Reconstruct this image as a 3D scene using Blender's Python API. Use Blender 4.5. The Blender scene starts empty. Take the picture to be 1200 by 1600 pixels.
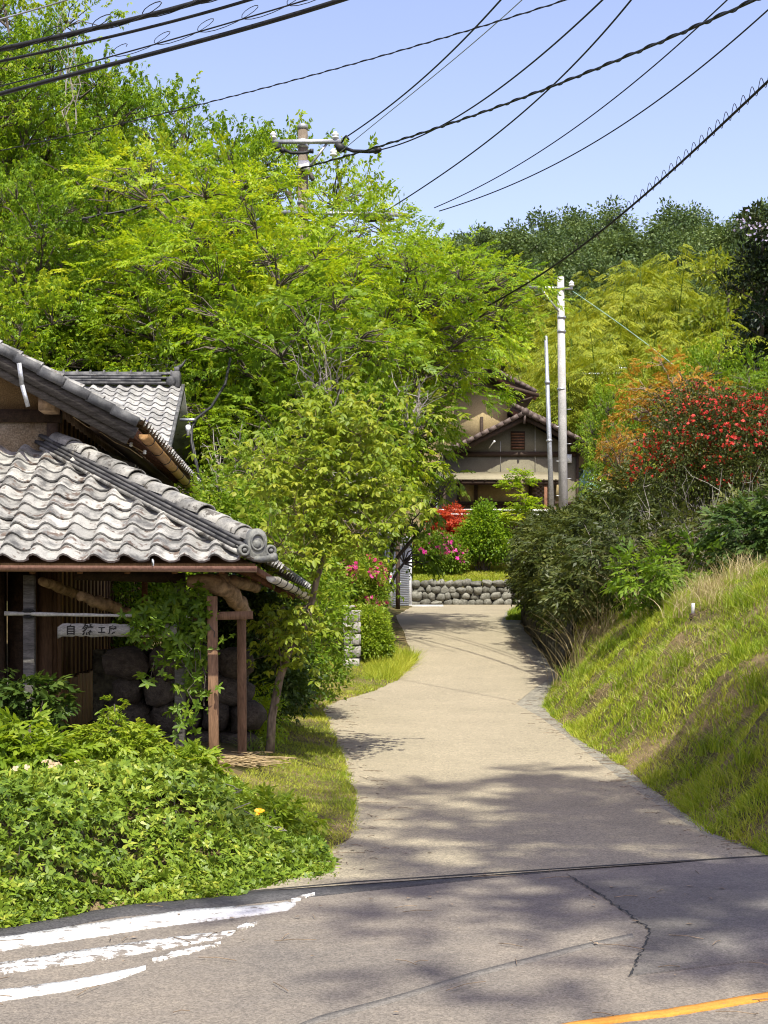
import bpy, bmesh, math, random
import numpy as np
from mathutils import Vector, Matrix

# ------------------------------------------------------------------ camera, sky, sun, exposure
SC = bpy.context.scene
COL = SC.collection
F, HZ, CH = 2400.0, 950.0, 1.75          # focal length and horizon in photo pixels, eye height in metres
cam_d = bpy.data.cameras.new('camera'); cam = bpy.data.objects.new('camera', cam_d); COL.objects.link(cam)
cam.location = (0, 0, CH); cam.rotation_euler = (math.radians(90), 0, 0)
cam_d.sensor_width = 36.0; cam_d.sensor_fit = 'AUTO'; cam_d.lens = F / 1600.0 * 36.0
cam_d.shift_y = (HZ - 800.0) / 1600.0
cam_d.clip_start = 0.1; cam_d.clip_end = 3000.0
SC.camera = cam

SUN_EL, SUN_AZ = math.radians(60), math.radians(12)     # azimuth: to the right of straight behind the camera
sun_dir = Vector((math.sin(SUN_AZ) * math.cos(SUN_EL), -math.cos(SUN_AZ) * math.cos(SUN_EL), math.sin(SUN_EL)))
W = bpy.data.worlds.new('World'); SC.world = W; W.use_nodes = True
wn = W.node_tree.nodes; wl = W.node_tree.links
bg = wn['Background']; sky = wn.new('ShaderNodeTexSky'); sky.sky_type = 'NISHITA'
sky.sun_disc = False; sky.sun_elevation = SUN_EL
sky.sun_rotation = math.pi - SUN_AZ       # sun behind the camera, a little to the right
sky.altitude = 0; sky.air_density = 1.0; sky.dust_density = 1.6; sky.ozone_density = 0.6
tint = wn.new('ShaderNodeVectorMath'); tint.operation = 'MULTIPLY'; tint.inputs[1].default_value = (1.15, 0.968, 1.01)   # lavender cast of the hazy May sky
wl.new(sky.outputs['Color'], tint.inputs[0]); wl.new(tint.outputs[0], bg.inputs['Color']); bg.inputs['Strength'].default_value = 0.15
sun_d = bpy.data.lights.new('sun', 'SUN'); sun = bpy.data.objects.new('sun', sun_d); COL.objects.link(sun)
sun_d.energy = 4.6; sun_d.angle = math.radians(0.5); sun_d.color = (1.0, 0.965, 0.84)
sun.location = (20, -30, 60); sun.rotation_euler = sun_dir.to_track_quat('Z', 'Y').to_euler()
SC.view_settings.view_transform = 'Standard'; SC.view_settings.look = 'None'
SC.view_settings.gamma = 1.0; SC.view_settings.use_curve_mapping = False
SC.view_settings.exposure = 0.85
SC.render.engine = 'CYCLES'
SC.cycles.use_denoising = True; SC.cycles.pixel_filter_type = 'BLACKMAN_HARRIS'; SC.cycles.filter_width = 1.1
SC.cycles.max_bounces = 6; SC.cycles.diffuse_bounces = 3; SC.cycles.glossy_bounces = 2
SC.cycles.transmission_bounces = 4; SC.cycles.transparent_max_bounces = 6

# ------------------------------------------------------------------ helpers
def P(px, py, D):
    return np.array([(px - 600) * D / F, D, CH + (HZ - py) * D / F])

ORG = {}                                   # world origin of each top-level thing built in world coordinates
def origin_of(o):
    while o.parent is not None: o = o.parent
    return ORG.get(o.name, np.zeros(3))

def thing(name, label, cat, loc=(0, 0, 0), group=None):
    o = bpy.data.objects.new(name, None); COL.objects.link(o)
    o.empty_display_size = 0.2
    o.location = tuple(float(v) for v in loc); o['label'] = label; o['category'] = cat
    if group: o['group'] = group
    ORG[o.name] = np.array(loc, float)
    return o

def tag(o, label, cat, group=None):
    o['label'] = label; o['category'] = cat
    if group: o['group'] = group
    return o

def raw_mesh(name, V, faces, mat=None, smooth=False, tint=None):
    """V (n,3); faces: list of (m,k) integer arrays or a ragged list"""
    V = np.asarray(V, dtype=np.float32).reshape(-1, 3)
    me = bpy.data.meshes.new(name)
    if isinstance(faces, np.ndarray): faces = [faces]
    if len(faces) and not isinstance(faces[0], np.ndarray):
        idx = np.fromiter((i for f in faces for i in f), dtype=np.int32)
        tot = np.fromiter((len(f) for f in faces), dtype=np.int32)
    else:
        idx = np.concatenate([f.ravel() for f in faces]).astype(np.int32)
        tot = np.concatenate([np.full(len(f), f.shape[1], dtype=np.int32) for f in faces])
    start = np.concatenate([[0], np.cumsum(tot)[:-1]]).astype(np.int32)
    me.vertices.add(len(V)); me.vertices.foreach_set('co', V.ravel())
    me.loops.add(len(idx)); me.loops.foreach_set('vertex_index', idx)
    me.polygons.add(len(tot)); me.polygons.foreach_set('loop_start', start)
    if smooth: me.polygons.foreach_set('use_smooth', np.ones(len(tot), dtype=bool))
    me.update(calc_edges=True)
    if tint is not None:
        a = me.attributes.new('tint', 'FLOAT', 'FACE'); a.data.foreach_set('value', np.asarray(tint, dtype=np.float32))
    if mat is not None: me.materials.append(mat)
    return me

def link(name, me, parent=None):
    o = bpy.data.objects.new(name, me); COL.objects.link(o)
    if parent is not None: o.parent = parent
    return o

class MB:
    """collects boxes, tubes, lathes; T maps the local coordinates to world ones"""
    def __init__(s, T=None): s.V = []; s.Fc = []; s.T = T
    def add(s, V, Fc):
        b = len(s.V); s.V.extend([tuple(v) for v in V]); s.Fc.extend([tuple(i + b for i in f) for f in Fc]); return s
    def box(s, lo, hi):
        x0, y0, z0 = lo; x1, y1, z1 = hi
        return s.add([(x0,y0,z0),(x1,y0,z0),(x1,y1,z0),(x0,y1,z0),(x0,y0,z1),(x1,y0,z1),(x1,y1,z1),(x0,y1,z1)],
              [(0,3,2,1),(4,5,6,7),(0,1,5,4),(1,2,6,5),(2,3,7,6),(3,0,4,7)])
    def bar(s, a, b, w, h, up=(0, 0, 1)):
        """box from a to b, w across, h along up"""
        a = np.array(a, float); b = np.array(b, float); d = b - a; L = np.linalg.norm(d); d /= L
        up = np.array(up, float); x = np.cross(d, up); x /= np.linalg.norm(x); u = np.cross(x, d)
        V = []
        for p in (a, b):
            for sx, su in ((-1,-1),(1,-1),(1,1),(-1,1)): V.append(p + x * sx * w / 2 + u * su * h / 2)
        return s.add(V, [(0,1,2,3),(7,6,5,4),(0,4,5,1),(1,5,6,2),(2,6,7,3),(3,7,4,0)])
    def tube(s, pts, rad, n=6, caps=True):
        pts = np.array(pts, float); m = len(pts)
        rad = np.full(m, rad, float) if np.isscalar(rad) else np.array(rad, float)
        V = []; Fc = []
        t = np.gradient(pts, axis=0); t /= np.linalg.norm(t, axis=1)[:, None] + 1e-9
        ref = np.array([0.31, 0.2, 0.93]) if abs(t[0][2]) < 0.8 else np.array([0.95, 0.3, 0.1])
        for i in range(m):
            x = np.cross(t[i], ref); x /= np.linalg.norm(x) + 1e-9; y = np.cross(t[i], x)
            for k in range(n):
                a = 2 * math.pi * k / n; V.append(pts[i] + rad[i] * (math.cos(a) * x + math.sin(a) * y))
        for i in range(m - 1):
            for k in range(n):
                k2 = (k + 1) % n; Fc.append((i*n+k, i*n+k2, (i+1)*n+k2, (i+1)*n+k))
        if caps: Fc.append(tuple(range(n - 1, -1, -1))); Fc.append(tuple((m-1)*n + k for k in range(n)))
        return s.add(V, Fc)
    def lathe(s, c, axis, prof, n=16, caps=True):
        """prof: (distance along axis, radius)"""
        c = np.array(c, float); axis = np.array(axis, float); axis /= np.linalg.norm(axis)
        return s.tube_frames([c + axis * h for h, r in prof], [r for h, r in prof], axis, n, caps)
    def tube_frames(s, cs, rs, axis, n, caps):
        ref = np.array([0, 0, 1.0]) if abs(axis[2]) < 0.9 else np.array([1.0, 0, 0])
        x = np.cross(axis, ref); x /= np.linalg.norm(x); y = np.cross(axis, x); V = []; Fc = []; m = len(cs)
        for c, r in zip(cs, rs):
            for k in range(n):
                a = 2 * math.pi * k / n; V.append(c + r * (math.cos(a) * x + math.sin(a) * y))
        for i in range(m - 1):
            for k in range(n):
                k2 = (k + 1) % n; Fc.append((i*n+k, i*n+k2, (i+1)*n+k2, (i+1)*n+k))
        if caps: Fc.append(tuple(range(n - 1, -1, -1))); Fc.append(tuple((m-1)*n + k for k in range(n)))
        return s.add(V, Fc)
    def quad(s, *pts): return s.add(pts, [tuple(range(len(pts)))])
    def slab(s, pts, th):
        """closed plate: polygon pts, thickness th along its normal (downwards)"""
        p = [np.array(q, float) for q in pts]; n = np.cross(p[1] - p[0], p[2] - p[0]); n /= np.linalg.norm(n)
        k = len(p); V = p + [q - n * th for q in p]
        return s.add(V, [tuple(range(k)), tuple(range(2*k - 1, k - 1, -1))] + [(i, i + k, (i+1) % k + k, (i+1) % k) for i in range(k)])
    def build(s, name, mat, parent=None, smooth=False, bevel=0):
        V = [s.T(v) for v in s.V] if s.T else s.V
        V = np.array(V, float)
        if parent is not None: V = V - origin_of(parent)
        else:
            pass
        me = raw_mesh(name, V, s.Fc, mat, smooth)
        if bevel:
            bm = bmesh.new(); bm.from_mesh(me)
            es = [e for e in bm.edges if e.is_manifold and e.calc_face_angle(0) > 0.6]
            bmesh.ops.bevel(bm, geom=es, offset=bevel, segments=1, affect='EDGES', profile=0.7)
            bm.to_mesh(me); bm.free()
        return link(name, me, parent)

def struct(o): o['kind'] = 'structure'; return o
def stuff(o): o['kind'] = 'stuff'; return o

def recentre(o, base):
    """top-level mesh built in world coordinates: move its origin to base"""
    base = np.array(base, float); me = o.data
    me.transform(Matrix.Translation(Vector(tuple(-base)))); o.location = tuple(base); return o

# value noise used to shape terrain and plant patches (numpy)
_rn = np.random.default_rng(7).random((64, 64))
def vnoise(x, y, sc):
    x = np.asarray(x, float) / sc + 100.3; y = np.asarray(y, float) / sc + 57.7
    xi = np.floor(x).astype(int); yi = np.floor(y).astype(int); fx = x - xi; fy = y - yi
    fx = fx*fx*(3-2*fx); fy = fy*fy*(3-2*fy); g = lambda a, b: _rn[a % 64, b % 64]
    return (g(xi,yi)*(1-fx)+g(xi+1,yi)*fx)*(1-fy)+(g(xi,yi+1)*(1-fx)+g(xi+1,yi+1)*fx)*fy
def fnoise(x, y, sc): return 0.55*vnoise(x,y,sc)+0.3*vnoise(x,y,sc/2.1)+0.15*vnoise(x,y,sc/4.3)
def S(t): t = np.clip(t, 0, 1); return t*t*(3-2*t)
# ------------------------------------------------------------------ materials
def _new(name):
    m = bpy.data.materials.new(name); m.use_nodes = True; nt = m.node_tree
    return m, nt, nt.nodes, nt.links, nt.nodes['Principled BSDF']
def _ramp(n, stops):
    r = n.new('ShaderNodeValToRGB'); e = r.color_ramp.elements
    while len(e) < len(stops): e.new(0.5)
    for k, (p, c) in enumerate(stops): e[k].position = p; e[k].color = (*c, 1)
    return r
def _noise(n, l, vec, scale, detail=4, rough=0.6):
    t = n.new('ShaderNodeTexNoise'); t.inputs['Scale'].default_value = scale; t.inputs['Detail'].default_value = detail
    t.inputs['Roughness'].default_value = rough
    if vec is not None: l.new(vec, t.inputs['Vector'])
    return t
def _mix(n, l, fac, a, b, blend='MIX'):
    m = n.new('ShaderNodeMix'); m.data_type = 'RGBA'; m.blend_type = blend
    for s, v in ((m.inputs[0], fac), (m.inputs[6], a), (m.inputs[7], b)):
        if hasattr(v, 'links') or hasattr(v, 'is_output'): l.new(v, s)
        elif isinstance(v, tuple): s.default_value = (*v, 1)
        else: s.default_value = v
    return m.outputs[2]
def _vec(n, l, coord, stretch):
    tc = n.new('ShaderNodeTexCoord'); mp = n.new('ShaderNodeMapping'); mp.inputs['Scale'].default_value = stretch
    l.new(tc.outputs[coord], mp.inputs['Vector']); return mp.outputs['Vector']
def _bump(n, l, h, strength, dist, bsdf):
    b = n.new('ShaderNodeBump'); b.inputs['Strength'].default_value = strength; b.inputs['Distance'].default_value = dist
    l.new(h, b.inputs['Height']); l.new(b.outputs['Normal'], bsdf.inputs['Normal'])

def pm(name, c1, c2, scale=6, rough=0.8, bump=0.3, dist=0.01, stretch=(1,1,1), fine=40, finec=0.25, metal=0.0, rand=0.12, spec=0.3):
    m, nt, n, l, b = _new(name); v = _vec(n, l, 'Object', stretch)
    oi = n.new('ShaderNodeObjectInfo')
    ad = n.new('ShaderNodeVectorMath'); ad.operation = 'MULTIPLY_ADD'
    l.new(oi.outputs['Random'], ad.inputs[0]); ad.inputs[1].default_value = (31, 17, 23); l.new(v, ad.inputs[2]); v = ad.outputs[0]
    t = _noise(n, l, v, scale); f = _noise(n, l, v, fine, 2)
    r = _ramp(n, [(0.3, c1), (0.7, c2)]); l.new(t.outputs['Fac'], r.inputs['Fac'])
    fr = _ramp(n, [(0.3, (1-finec,)*3), (0.7, (1+finec,)*3)]); l.new(f.outputs['Fac'], fr.inputs['Fac'])
    c = _mix(n, l, 1.0, r.outputs['Color'], fr.outputs['Color'], 'MULTIPLY')
    rr = n.new('ShaderNodeMapRange'); l.new(oi.outputs['Random'], rr.inputs['Value'])
    rr.inputs['To Min'].default_value = 1-rand; rr.inputs['To Max'].default_value = 1+rand
    hs = n.new('ShaderNodeHueSaturation'); l.new(c, hs.inputs['Color']); l.new(rr.outputs[0], hs.inputs['Value'])
    l.new(hs.outputs['Color'], b.inputs['Base Color'])
    b.inputs['Roughness'].default_value = rough; b.inputs['Metallic'].default_value = metal
    b.inputs['Specular IOR Level'].default_value = spec
    if bump: _bump(n, l, f.outputs['Fac'], bump, dist, b)
    return m

def leafmat(name, dark, mid, light, trans=0.46, rough=0.45, gain=1.25):
    m, nt, n, l, b = _new(name); out = n['Material Output']
    a = n.new('ShaderNodeAttribute'); a.attribute_name = 'tint'; oi = n.new('ShaderNodeObjectInfo')
    ma = n.new('ShaderNodeMath'); ma.operation = 'MULTIPLY_ADD'; l.new(oi.outputs['Random'], ma.inputs[0])
    ma.inputs[1].default_value = 0.16; l.new(a.outputs['Fac'], ma.inputs[2])
    r = _ramp(n, [(0.1, dark), (0.55, mid), (1.0, light)]); l.new(ma.outputs[0], r.inputs['Fac'])
    l.new(r.outputs['Color'], b.inputs['Base Color']); b.inputs['Roughness'].default_value = rough
    b.inputs['Specular IOR Level'].default_value = 0.25
    tr = n.new('ShaderNodeBsdfTranslucent')
    tc = _mix(n, l, 1.0, r.outputs['Color'], (gain*1.1, gain*1.05, gain*0.6), 'MULTIPLY'); l.new(tc, tr.inputs['Color'])
    mx = n.new('ShaderNodeMixShader'); mx.inputs[0].default_value = trans
    l.new(b.outputs[0], mx.inputs[1]); l.new(tr.outputs[0], mx.inputs[2]); l.new(mx.outputs[0], out.inputs['Surface'])
    return m

def pebble(name, base, spread, scale, rough=0.85, big=((0.9,)*3, (1.1,)*3), bigscale=0.7, bump=0.4, dist=0.004, worn=None, spec=0.25):
    """road surface: aggregate grains with soft large stains"""
    m, nt, n, l, b = _new(name); v = _vec(n, l, 'Object', (1,1,1))
    vo = n.new('ShaderNodeTexVoronoi'); vo.inputs['Scale'].default_value = scale; l.new(v, vo.inputs['Vector'])
    bw = n.new('ShaderNodeSeparateColor'); l.new(vo.outputs['Color'], bw.inputs[0])
    r = _ramp(n, [(0.0, tuple(c*(1-spread) for c in base)), (0.5, base), (1.0, tuple(c*(1+spread) for c in base))]); l.new(bw.outputs[0], r.inputs['Fac'])
    t = _noise(n, l, v, bigscale, 6, 0.65); tr = _ramp(n, [(0.35, big[0]), (0.65, big[1])]); l.new(t.outputs['Fac'], tr.inputs['Fac'])
    c = _mix(n, l, 1.0, r.outputs['Color'], tr.outputs['Color'], 'MULTIPLY')
    t2 = _noise(n, l, v, 16, 4, 0.75); t2r = _ramp(n, [(0.3, (0.86,0.86,0.87)), (0.7, (1.13,1.12,1.1))]); l.new(t2.outputs['Fac'], t2r.inputs['Fac'])
    c = _mix(n, l, 1.0, c, t2r.outputs['Color'], 'MULTIPLY')
    if worn is not None:                       # paint worn through to the asphalt
        wnz = _noise(n, l, v, worn[1], 8, 0.75); wr = _ramp(n, [(worn[2]-0.03, (0,0,0)), (worn[2]+0.03, (1,1,1))]); l.new(wnz.outputs['Fac'], wr.inputs['Fac'])
        c = _mix(n, l, wr.outputs['Color'], worn[0], c)
    l.new(c, b.inputs['Base Color']); b.inputs['Roughness'].default_value = rough; b.inputs['Specular IOR Level'].default_value = spec
    _bump(n, l, bw.outputs[0], bump, dist, b)
    return m

M = {}
M['side_road'] = pebble('resin_bound_gravel', (0.266,0.232,0.164), 0.34, 95, big=((0.9,0.9,0.89),(1.07,1.06,1.05)), bigscale=0.8, dist=0.006)
M['edge_road'] = pebble('pale_gravel_concrete', (0.215,0.202,0.165), 0.42, 80, big=((0.72,0.72,0.71),(1.12,1.1,1.06)), bigscale=2.2)
M['asphalt'] = pebble('worn_asphalt', (0.168,0.147,0.122), 0.32, 110, big=((0.78,0.79,0.82),(1.15,1.13,1.09)), bigscale=0.75, dist=0.006)
M['asphalt_patch'] = pebble('blue_grey_asphalt_patch', (0.135,0.124,0.111), 0.28, 120, big=((0.85,0.85,0.87),(1.15,1.15,1.14)), bigscale=1.6)
M['asphalt_dark'] = pebble('dark_asphalt_strip', (0.055,0.054,0.056), 0.45, 120, big=((0.75,)*3,(1.3,1.28,1.22)), bigscale=2.0)
M['white_paint'] = pebble('white_road_paint', (0.54,0.54,0.525), 0.12, 120, big=((0.93,)*3,(1.04,)*3), worn=((0.2,0.18,0.16), 9, 0.42))
M['white_worn'] = pebble('worn_white_road_paint', (0.54,0.54,0.525), 0.12, 120, big=((0.93,)*3,(1.04,)*3), worn=((0.16,0.14,0.12), 11, 0.485))
M['yellow_paint'] = pebble('orange_road_paint', (0.50,0.215,0.035), 0.1, 120, big=((0.9,)*3,(1.05,)*3), worn=((0.2,0.15,0.1), 10, 0.36))
M['asphalt_band'] = pebble('old_trench_asphalt', (0.142,0.131,0.116), 0.30, 115, big=((0.85,0.85,0.86),(1.12,1.1,1.08)), bigscale=1.5)
M['rock_dark'] = pm('dark_mossy_stone', (0.022,0.022,0.012), (0.075,0.068,0.042), 4, 0.95, 0.8, 0.03, fine=22, rand=0.3)
M['sign_wood'] = pm('silvered_sign_wood', (0.22,0.21,0.185), (0.36,0.345,0.31), 5, 0.9, 0.6, 0.006, (1.2,9,9), 34, 0.4)
M['tar'] = pm('tar_seam', (0.012,0.012,0.012), (0.035,0.033,0.03), 14, 0.7)
M['soil'] = None
# ground: litter, moss and straw
m, nt, n, l, b = _new('ground_soil'); v = _vec(n, l, 'Object', (1,1,1))
t1 = _noise(n, l, v, 0.9, 6, 0.65); t2 = _noise(n, l, v, 14, 5, 0.7); t3 = _noise(n, l, v, 60, 3)
r1 = _ramp(n, [(0.36, (0.06,0.065,0.02)), (0.5, (0.12,0.098,0.045)), (0.62, (0.22,0.165,0.09))]); l.new(t1.outputs['Fac'], r1.inputs['Fac'])
r2 = _ramp(n, [(0.3, (0.5,0.5,0.5)), (0.7, (1.35,1.3,1.25))]); l.new(t2.outputs['Fac'], r2.inputs['Fac'])
l.new(_mix(n, l, 1.0, r1.outputs['Color'], r2.outputs['Color'], 'MULTIPLY'), b.inputs['Base Color'])
b.inputs['Roughness'].default_value = 0.95; b.inputs['Specular IOR Level'].default_value = 0.1
_bump(n, l, t3.outputs['Fac'], 0.8, 0.03, b); M['soil'] = m
# roof tile: weathered grey with pale bloom and brown-red patches, each piece its own
def tilemat(name, base, pale, brown, browncut=0.58):
    m, nt, n, l, b = _new(name); tc = n.new('ShaderNodeTexCoord'); oi = n.new('ShaderNodeObjectInfo')
    ad = n.new('ShaderNodeVectorMath'); ad.operation = 'ADD'; l.new(tc.outputs['Object'], ad.inputs[0])
    sc = n.new('ShaderNodeVectorMath'); sc.operation = 'MULTIPLY'; l.new(oi.outputs['Location'], sc.inputs[0]); sc.inputs[1].default_value = (1.37, 2.1, 1.9)
    l.new(sc.outputs[0], ad.inputs[1]); v = ad.outputs[0]
    t1 = _noise(n, l, v, 5, 5, 0.65); t2 = _noise(n, l, v, 7.5, 6, 0.7); t3 = _noise(n, l, v, 70, 3)
    r1 = _ramp(n, [(0.38, base), (0.56, pale)]); l.new(t1.outputs['Fac'], r1.inputs['Fac'])
    r2 = _ramp(n, [(browncut, (0,0,0)), (browncut+0.05, (1,1,1))]); l.new(t2.outputs['Fac'], r2.inputs['Fac'])
    c = _mix(n, l, r2.outputs['Color'], r1.outputs['Color'], brown)
    r3 = _ramp(n, [(0.3, (0.78,)*3), (0.7, (1.15,)*3)]); l.new(t3.outputs['Fac'], r3.inputs['Fac'])
    c = _mix(n, l, 1.0, c, r3.outputs['Color'], 'MULTIPLY')
    mr = n.new('ShaderNodeMapRange'); l.new(oi.outputs['Random'], mr.inputs['Value']); mr.inputs['To Min'].default_value = 0.72; mr.inputs['To Max'].default_value = 1.15
    hs = n.new('ShaderNodeHueSaturation'); l.new(c, hs.inputs['Color']); l.new(mr.outputs[0], hs.inputs['Value']); l.new(hs.outputs['Color'], b.inputs['Base Color'])
    b.inputs['Roughness'].default_value = 0.62; b.inputs['Specular IOR Level'].default_value = 0.35
    _bump(n, l, t3.outputs['Fac'], 0.35, 0.004, b); return m
M['tile'] = tilemat('weathered_roof_tile', (0.105,0.103,0.098), (0.33,0.322,0.295), (0.11,0.082,0.065), 0.555)
M['tile_back'] = tilemat('pale_grey_roof_tile', (0.19,0.19,0.187), (0.34,0.335,0.32), (0.15,0.125,0.10), 0.6)
M['ridge'] = tilemat('dark_ridge_tile', (0.04,0.04,0.042), (0.085,0.083,0.082), (0.13,0.12,0.10), 0.62)
M['cap'] = tilemat('ridge_cap_tile', (0.12,0.117,0.11), (0.31,0.30,0.27), (0.08,0.072,0.06), 0.54)
M['verge'] = tilemat('verge_tile', (0.05,0.052,0.056), (0.11,0.11,0.112), (0.13,0.115,0.09), 0.64)
M['oni'] = pm('ornament_clay', (0.085,0.088,0.09), (0.20,0.20,0.175), 7, 0.6, 0.3)
M['wood_grey'] = pm('weathered_grey_wood', (0.05,0.046,0.042), (0.15,0.14,0.125), 5, 0.85, 0.6, 0.006, (1,1,9), 30, 0.35)
M['wood_grey_h'] = pm('weathered_grey_board', (0.035,0.03,0.026), (0.11,0.10,0.09), 5, 0.85, 0.6, 0.006, (1.2,9,9), 30, 0.4)
M['wood_brown'] = pm('brown_post_wood', (0.13,0.07,0.038), (0.24,0.14,0.08), 5, 0.8, 0.5, 0.005, (5,5,0.6), 24, 0.3)
M['wood_dark'] = pm('dark_stained_wood', (0.022,0.014,0.009), (0.06,0.036,0.022), 5, 0.75, 0.5, 0.005, (3,3,3), 24, 0.3)
M['board'] = pm('amber_board_wood', (0.25,0.135,0.055), (0.40,0.235,0.105), 3, 0.75, 0.4, 0.004, (5,5,0.5), 22, 0.28)
M['board_dark'] = pm('brown_board_wood', (0.07,0.04,0.022), (0.13,0.075,0.042), 3, 0.75, 0.4, 0.004, (5,5,0.5), 22, 0.3)
M['log'] = pm('peeled_log', (0.18,0.115,0.062), (0.33,0.23,0.14), 5, 0.8, 0.8, 0.02, (1,1,1), 16, 0.45)
M['rafter'] = pm('red_brown_rafter', (0.10,0.045,0.025), (0.19,0.09,0.05), 4, 0.8, 0.4, 0.004, (2,2,2), 26, 0.3)
M['plaster'] = pm('ochre_mud_plaster', (0.20,0.13,0.062), (0.29,0.20,0.105), 2.2, 0.95, 0.7, 0.006, (1,1,1), 90, 0.35)
M['plaster_pale'] = pm('flaking_grey_plaster', (0.23,0.165,0.095), (0.36,0.30,0.21), 4.5, 0.95, 0.7, 0.006, (1,1,1), 60, 0.4)
M['bamboo'] = pm('weathered_bamboo', (0.30,0.29,0.26), (0.46,0.45,0.41), 6, 0.55, 0.2)
M['copper'] = pm('brown_pink_gutter', (0.20,0.105,0.075), (0.29,0.16,0.12), 5, 0.42, 0.1, rand=0.05, spec=0.5)
M['gutter_amber'] = pm('amber_gutter', (0.26,0.14,0.05), (0.37,0.21,0.085), 5, 0.45, 0.1, rand=0.05)
M['gutter_pale'] = pm('bleached_gutter', (0.34,0.31,0.24), (0.52,0.49,0.40), 5, 0.45, 0.15, rand=0.05)
M['metal'] = pm('galvanised_steel', (0.30,0.31,0.32), (0.45,0.46,0.47), 8, 0.4, 0.1, metal=0.6, rand=0.05)
M['concrete'] = pm('pole_concrete', (0.33,0.325,0.31), (0.46,0.45,0.43), 3, 0.85, 0.4, 0.004)
M['pole_old'] = pm('weathered_brown_pole', (0.085,0.065,0.045), (0.17,0.14,0.105), 4, 0.85, 0.4, 0.004)
M['block'] = pm('weathered_concrete_block', (0.20,0.19,0.165), (0.42,0.40,0.36), 9, 0.92, 0.7, 0.01)
M['black'] = pm('black_rubber', (0.011,0.011,0.012), (0.022,0.022,0.023), 6, 0.55, 0.1)
M['porcelain'] = pm('white_porcelain', (0.68,0.68,0.66), (0.80,0.80,0.79), 6, 0.25, 0, spec=0.5)
M['white'] = pm('white_enamel', (0.66,0.67,0.68), (0.78,0.79,0.80), 6, 0.45, 0.05)
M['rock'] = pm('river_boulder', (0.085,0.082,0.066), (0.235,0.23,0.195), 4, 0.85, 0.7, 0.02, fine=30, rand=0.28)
M['rock_brown'] = pm('brown_boulder', (0.035,0.027,0.019), (0.10,0.08,0.06), 6, 0.9, 0.7, 0.02, fine=30, rand=0.25)  # brown stone, albedo lowered to carry the shade inside the porch
M['shutter'] = pm('grey_shutter_steel', (0.33,0.35,0.37), (0.42,0.44,0.46), 4, 0.5, 0.05, rand=0.04)
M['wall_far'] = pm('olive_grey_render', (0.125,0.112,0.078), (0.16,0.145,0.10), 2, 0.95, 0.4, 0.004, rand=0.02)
M['wall_yellow'] = pm('ochre_render', (0.30,0.235,0.12), (0.36,0.285,0.15), 2, 0.95, 0.3, rand=0.02)
M['awning'] = pm('canvas_awning', (0.20,0.175,0.115), (0.26,0.23,0.155), 3, 0.9, 0.2)
M['tile_far'] = pm('brown_verge_tile', (0.06,0.043,0.036), (0.12,0.088,0.074), 5, 0.6, 0.2)
M['brick'] = pm('brown_brickwork', (0.17,0.115,0.085), (0.25,0.18,0.14), 12, 0.9, 0.5, 0.01, (1,1,3.5), 26, 0.4)
M['net'] = pm('turquoise_tarpaulin', (0.20,0.42,0.40), (0.42,0.60,0.57), 5, 0.6, 0.3)
M['straw'] = pm('dry_straw', (0.34,0.24,0.12), (0.52,0.40,0.22), 30, 0.85, 0.2, rand=0.2)
M['deadwood'] = pm('grey_dead_twigs', (0.17,0.15,0.13), (0.34,0.31,0.27), 10, 0.9, 0.2)
M['bark'] = pm('grey_brown_bark', (0.055,0.044,0.035), (0.135,0.112,0.09), 5, 0.95, 0.8, 0.02, (1,1,0.4), 18, 0.4)
M['bark_warm'] = pm('crooked_tree_bark', (0.13,0.095,0.065), (0.25,0.19,0.13), 6, 0.95, 0.8, 0.015, (1,1,0.35), 24, 0.4)
M['ink'] = pm('black_ink', (0.012,0.011,0.01), (0.03,0.028,0.025), 10, 0.8, 0)
M['earth_wall'] = pm('mossy_wall_stone', (0.025,0.024,0.014), (0.085,0.075,0.045), 3, 0.95, 0.9, 0.06, (1,1,1), 12, 0.4)
# foliage
G = lambda *c: c
M['lf_tree'] = leafmat('fresh_green_leaf', (0.08,0.165,0.012), (0.20,0.315,0.018), (0.38,0.43,0.026))
M['lf_crook'] = leafmat('large_pale_leaf', (0.13,0.20,0.02), (0.24,0.31,0.03), (0.36,0.38,0.055))
M['lf_brush'] = leafmat('olive_brush_leaf', (0.035,0.05,0.012), (0.08,0.10,0.02), (0.17,0.165,0.04), 0.3)  # olive leaf, darkened partly to carry the shade under the overhanging azalea
M['lf_yel'] = leafmat('yellow_green_leaf', (0.12,0.225,0.012), (0.265,0.38,0.016), (0.46,0.48,0.022))
M['lf_mid'] = leafmat('mid_green_leaf', (0.07,0.135,0.012), (0.165,0.265,0.02), (0.31,0.365,0.035))
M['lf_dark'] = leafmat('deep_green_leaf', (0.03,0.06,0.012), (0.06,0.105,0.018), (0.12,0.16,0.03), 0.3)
M['lf_hedge'] = leafmat('hedge_leaf', (0.06,0.11,0.012), (0.17,0.25,0.022), (0.36,0.38,0.05), 0.24, 0.42)
M['lf_bright'] = leafmat('bright_shrub_leaf', (0.12,0.20,0.015), (0.24,0.33,0.025), (0.40,0.42,0.05))
M['lf_bamboo'] = leafmat('bamboo_leaf', (0.085,0.13,0.012), (0.19,0.24,0.02), (0.34,0.35,0.03), 0.4)
M['lf_forest'] = leafmat('forest_leaf', (0.05,0.085,0.03), (0.10,0.15,0.045), (0.18,0.235,0.07), 0.25)
M['lf_conifer'] = leafmat('conifer_leaf', (0.008,0.018,0.008), (0.02,0.036,0.012), (0.06,0.08,0.02), 0.15)
M['lf_orange'] = leafmat('orange_maple_leaf', (0.22,0.17,0.02), (0.42,0.22,0.03), (0.52,0.20,0.04), 0.45)
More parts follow.
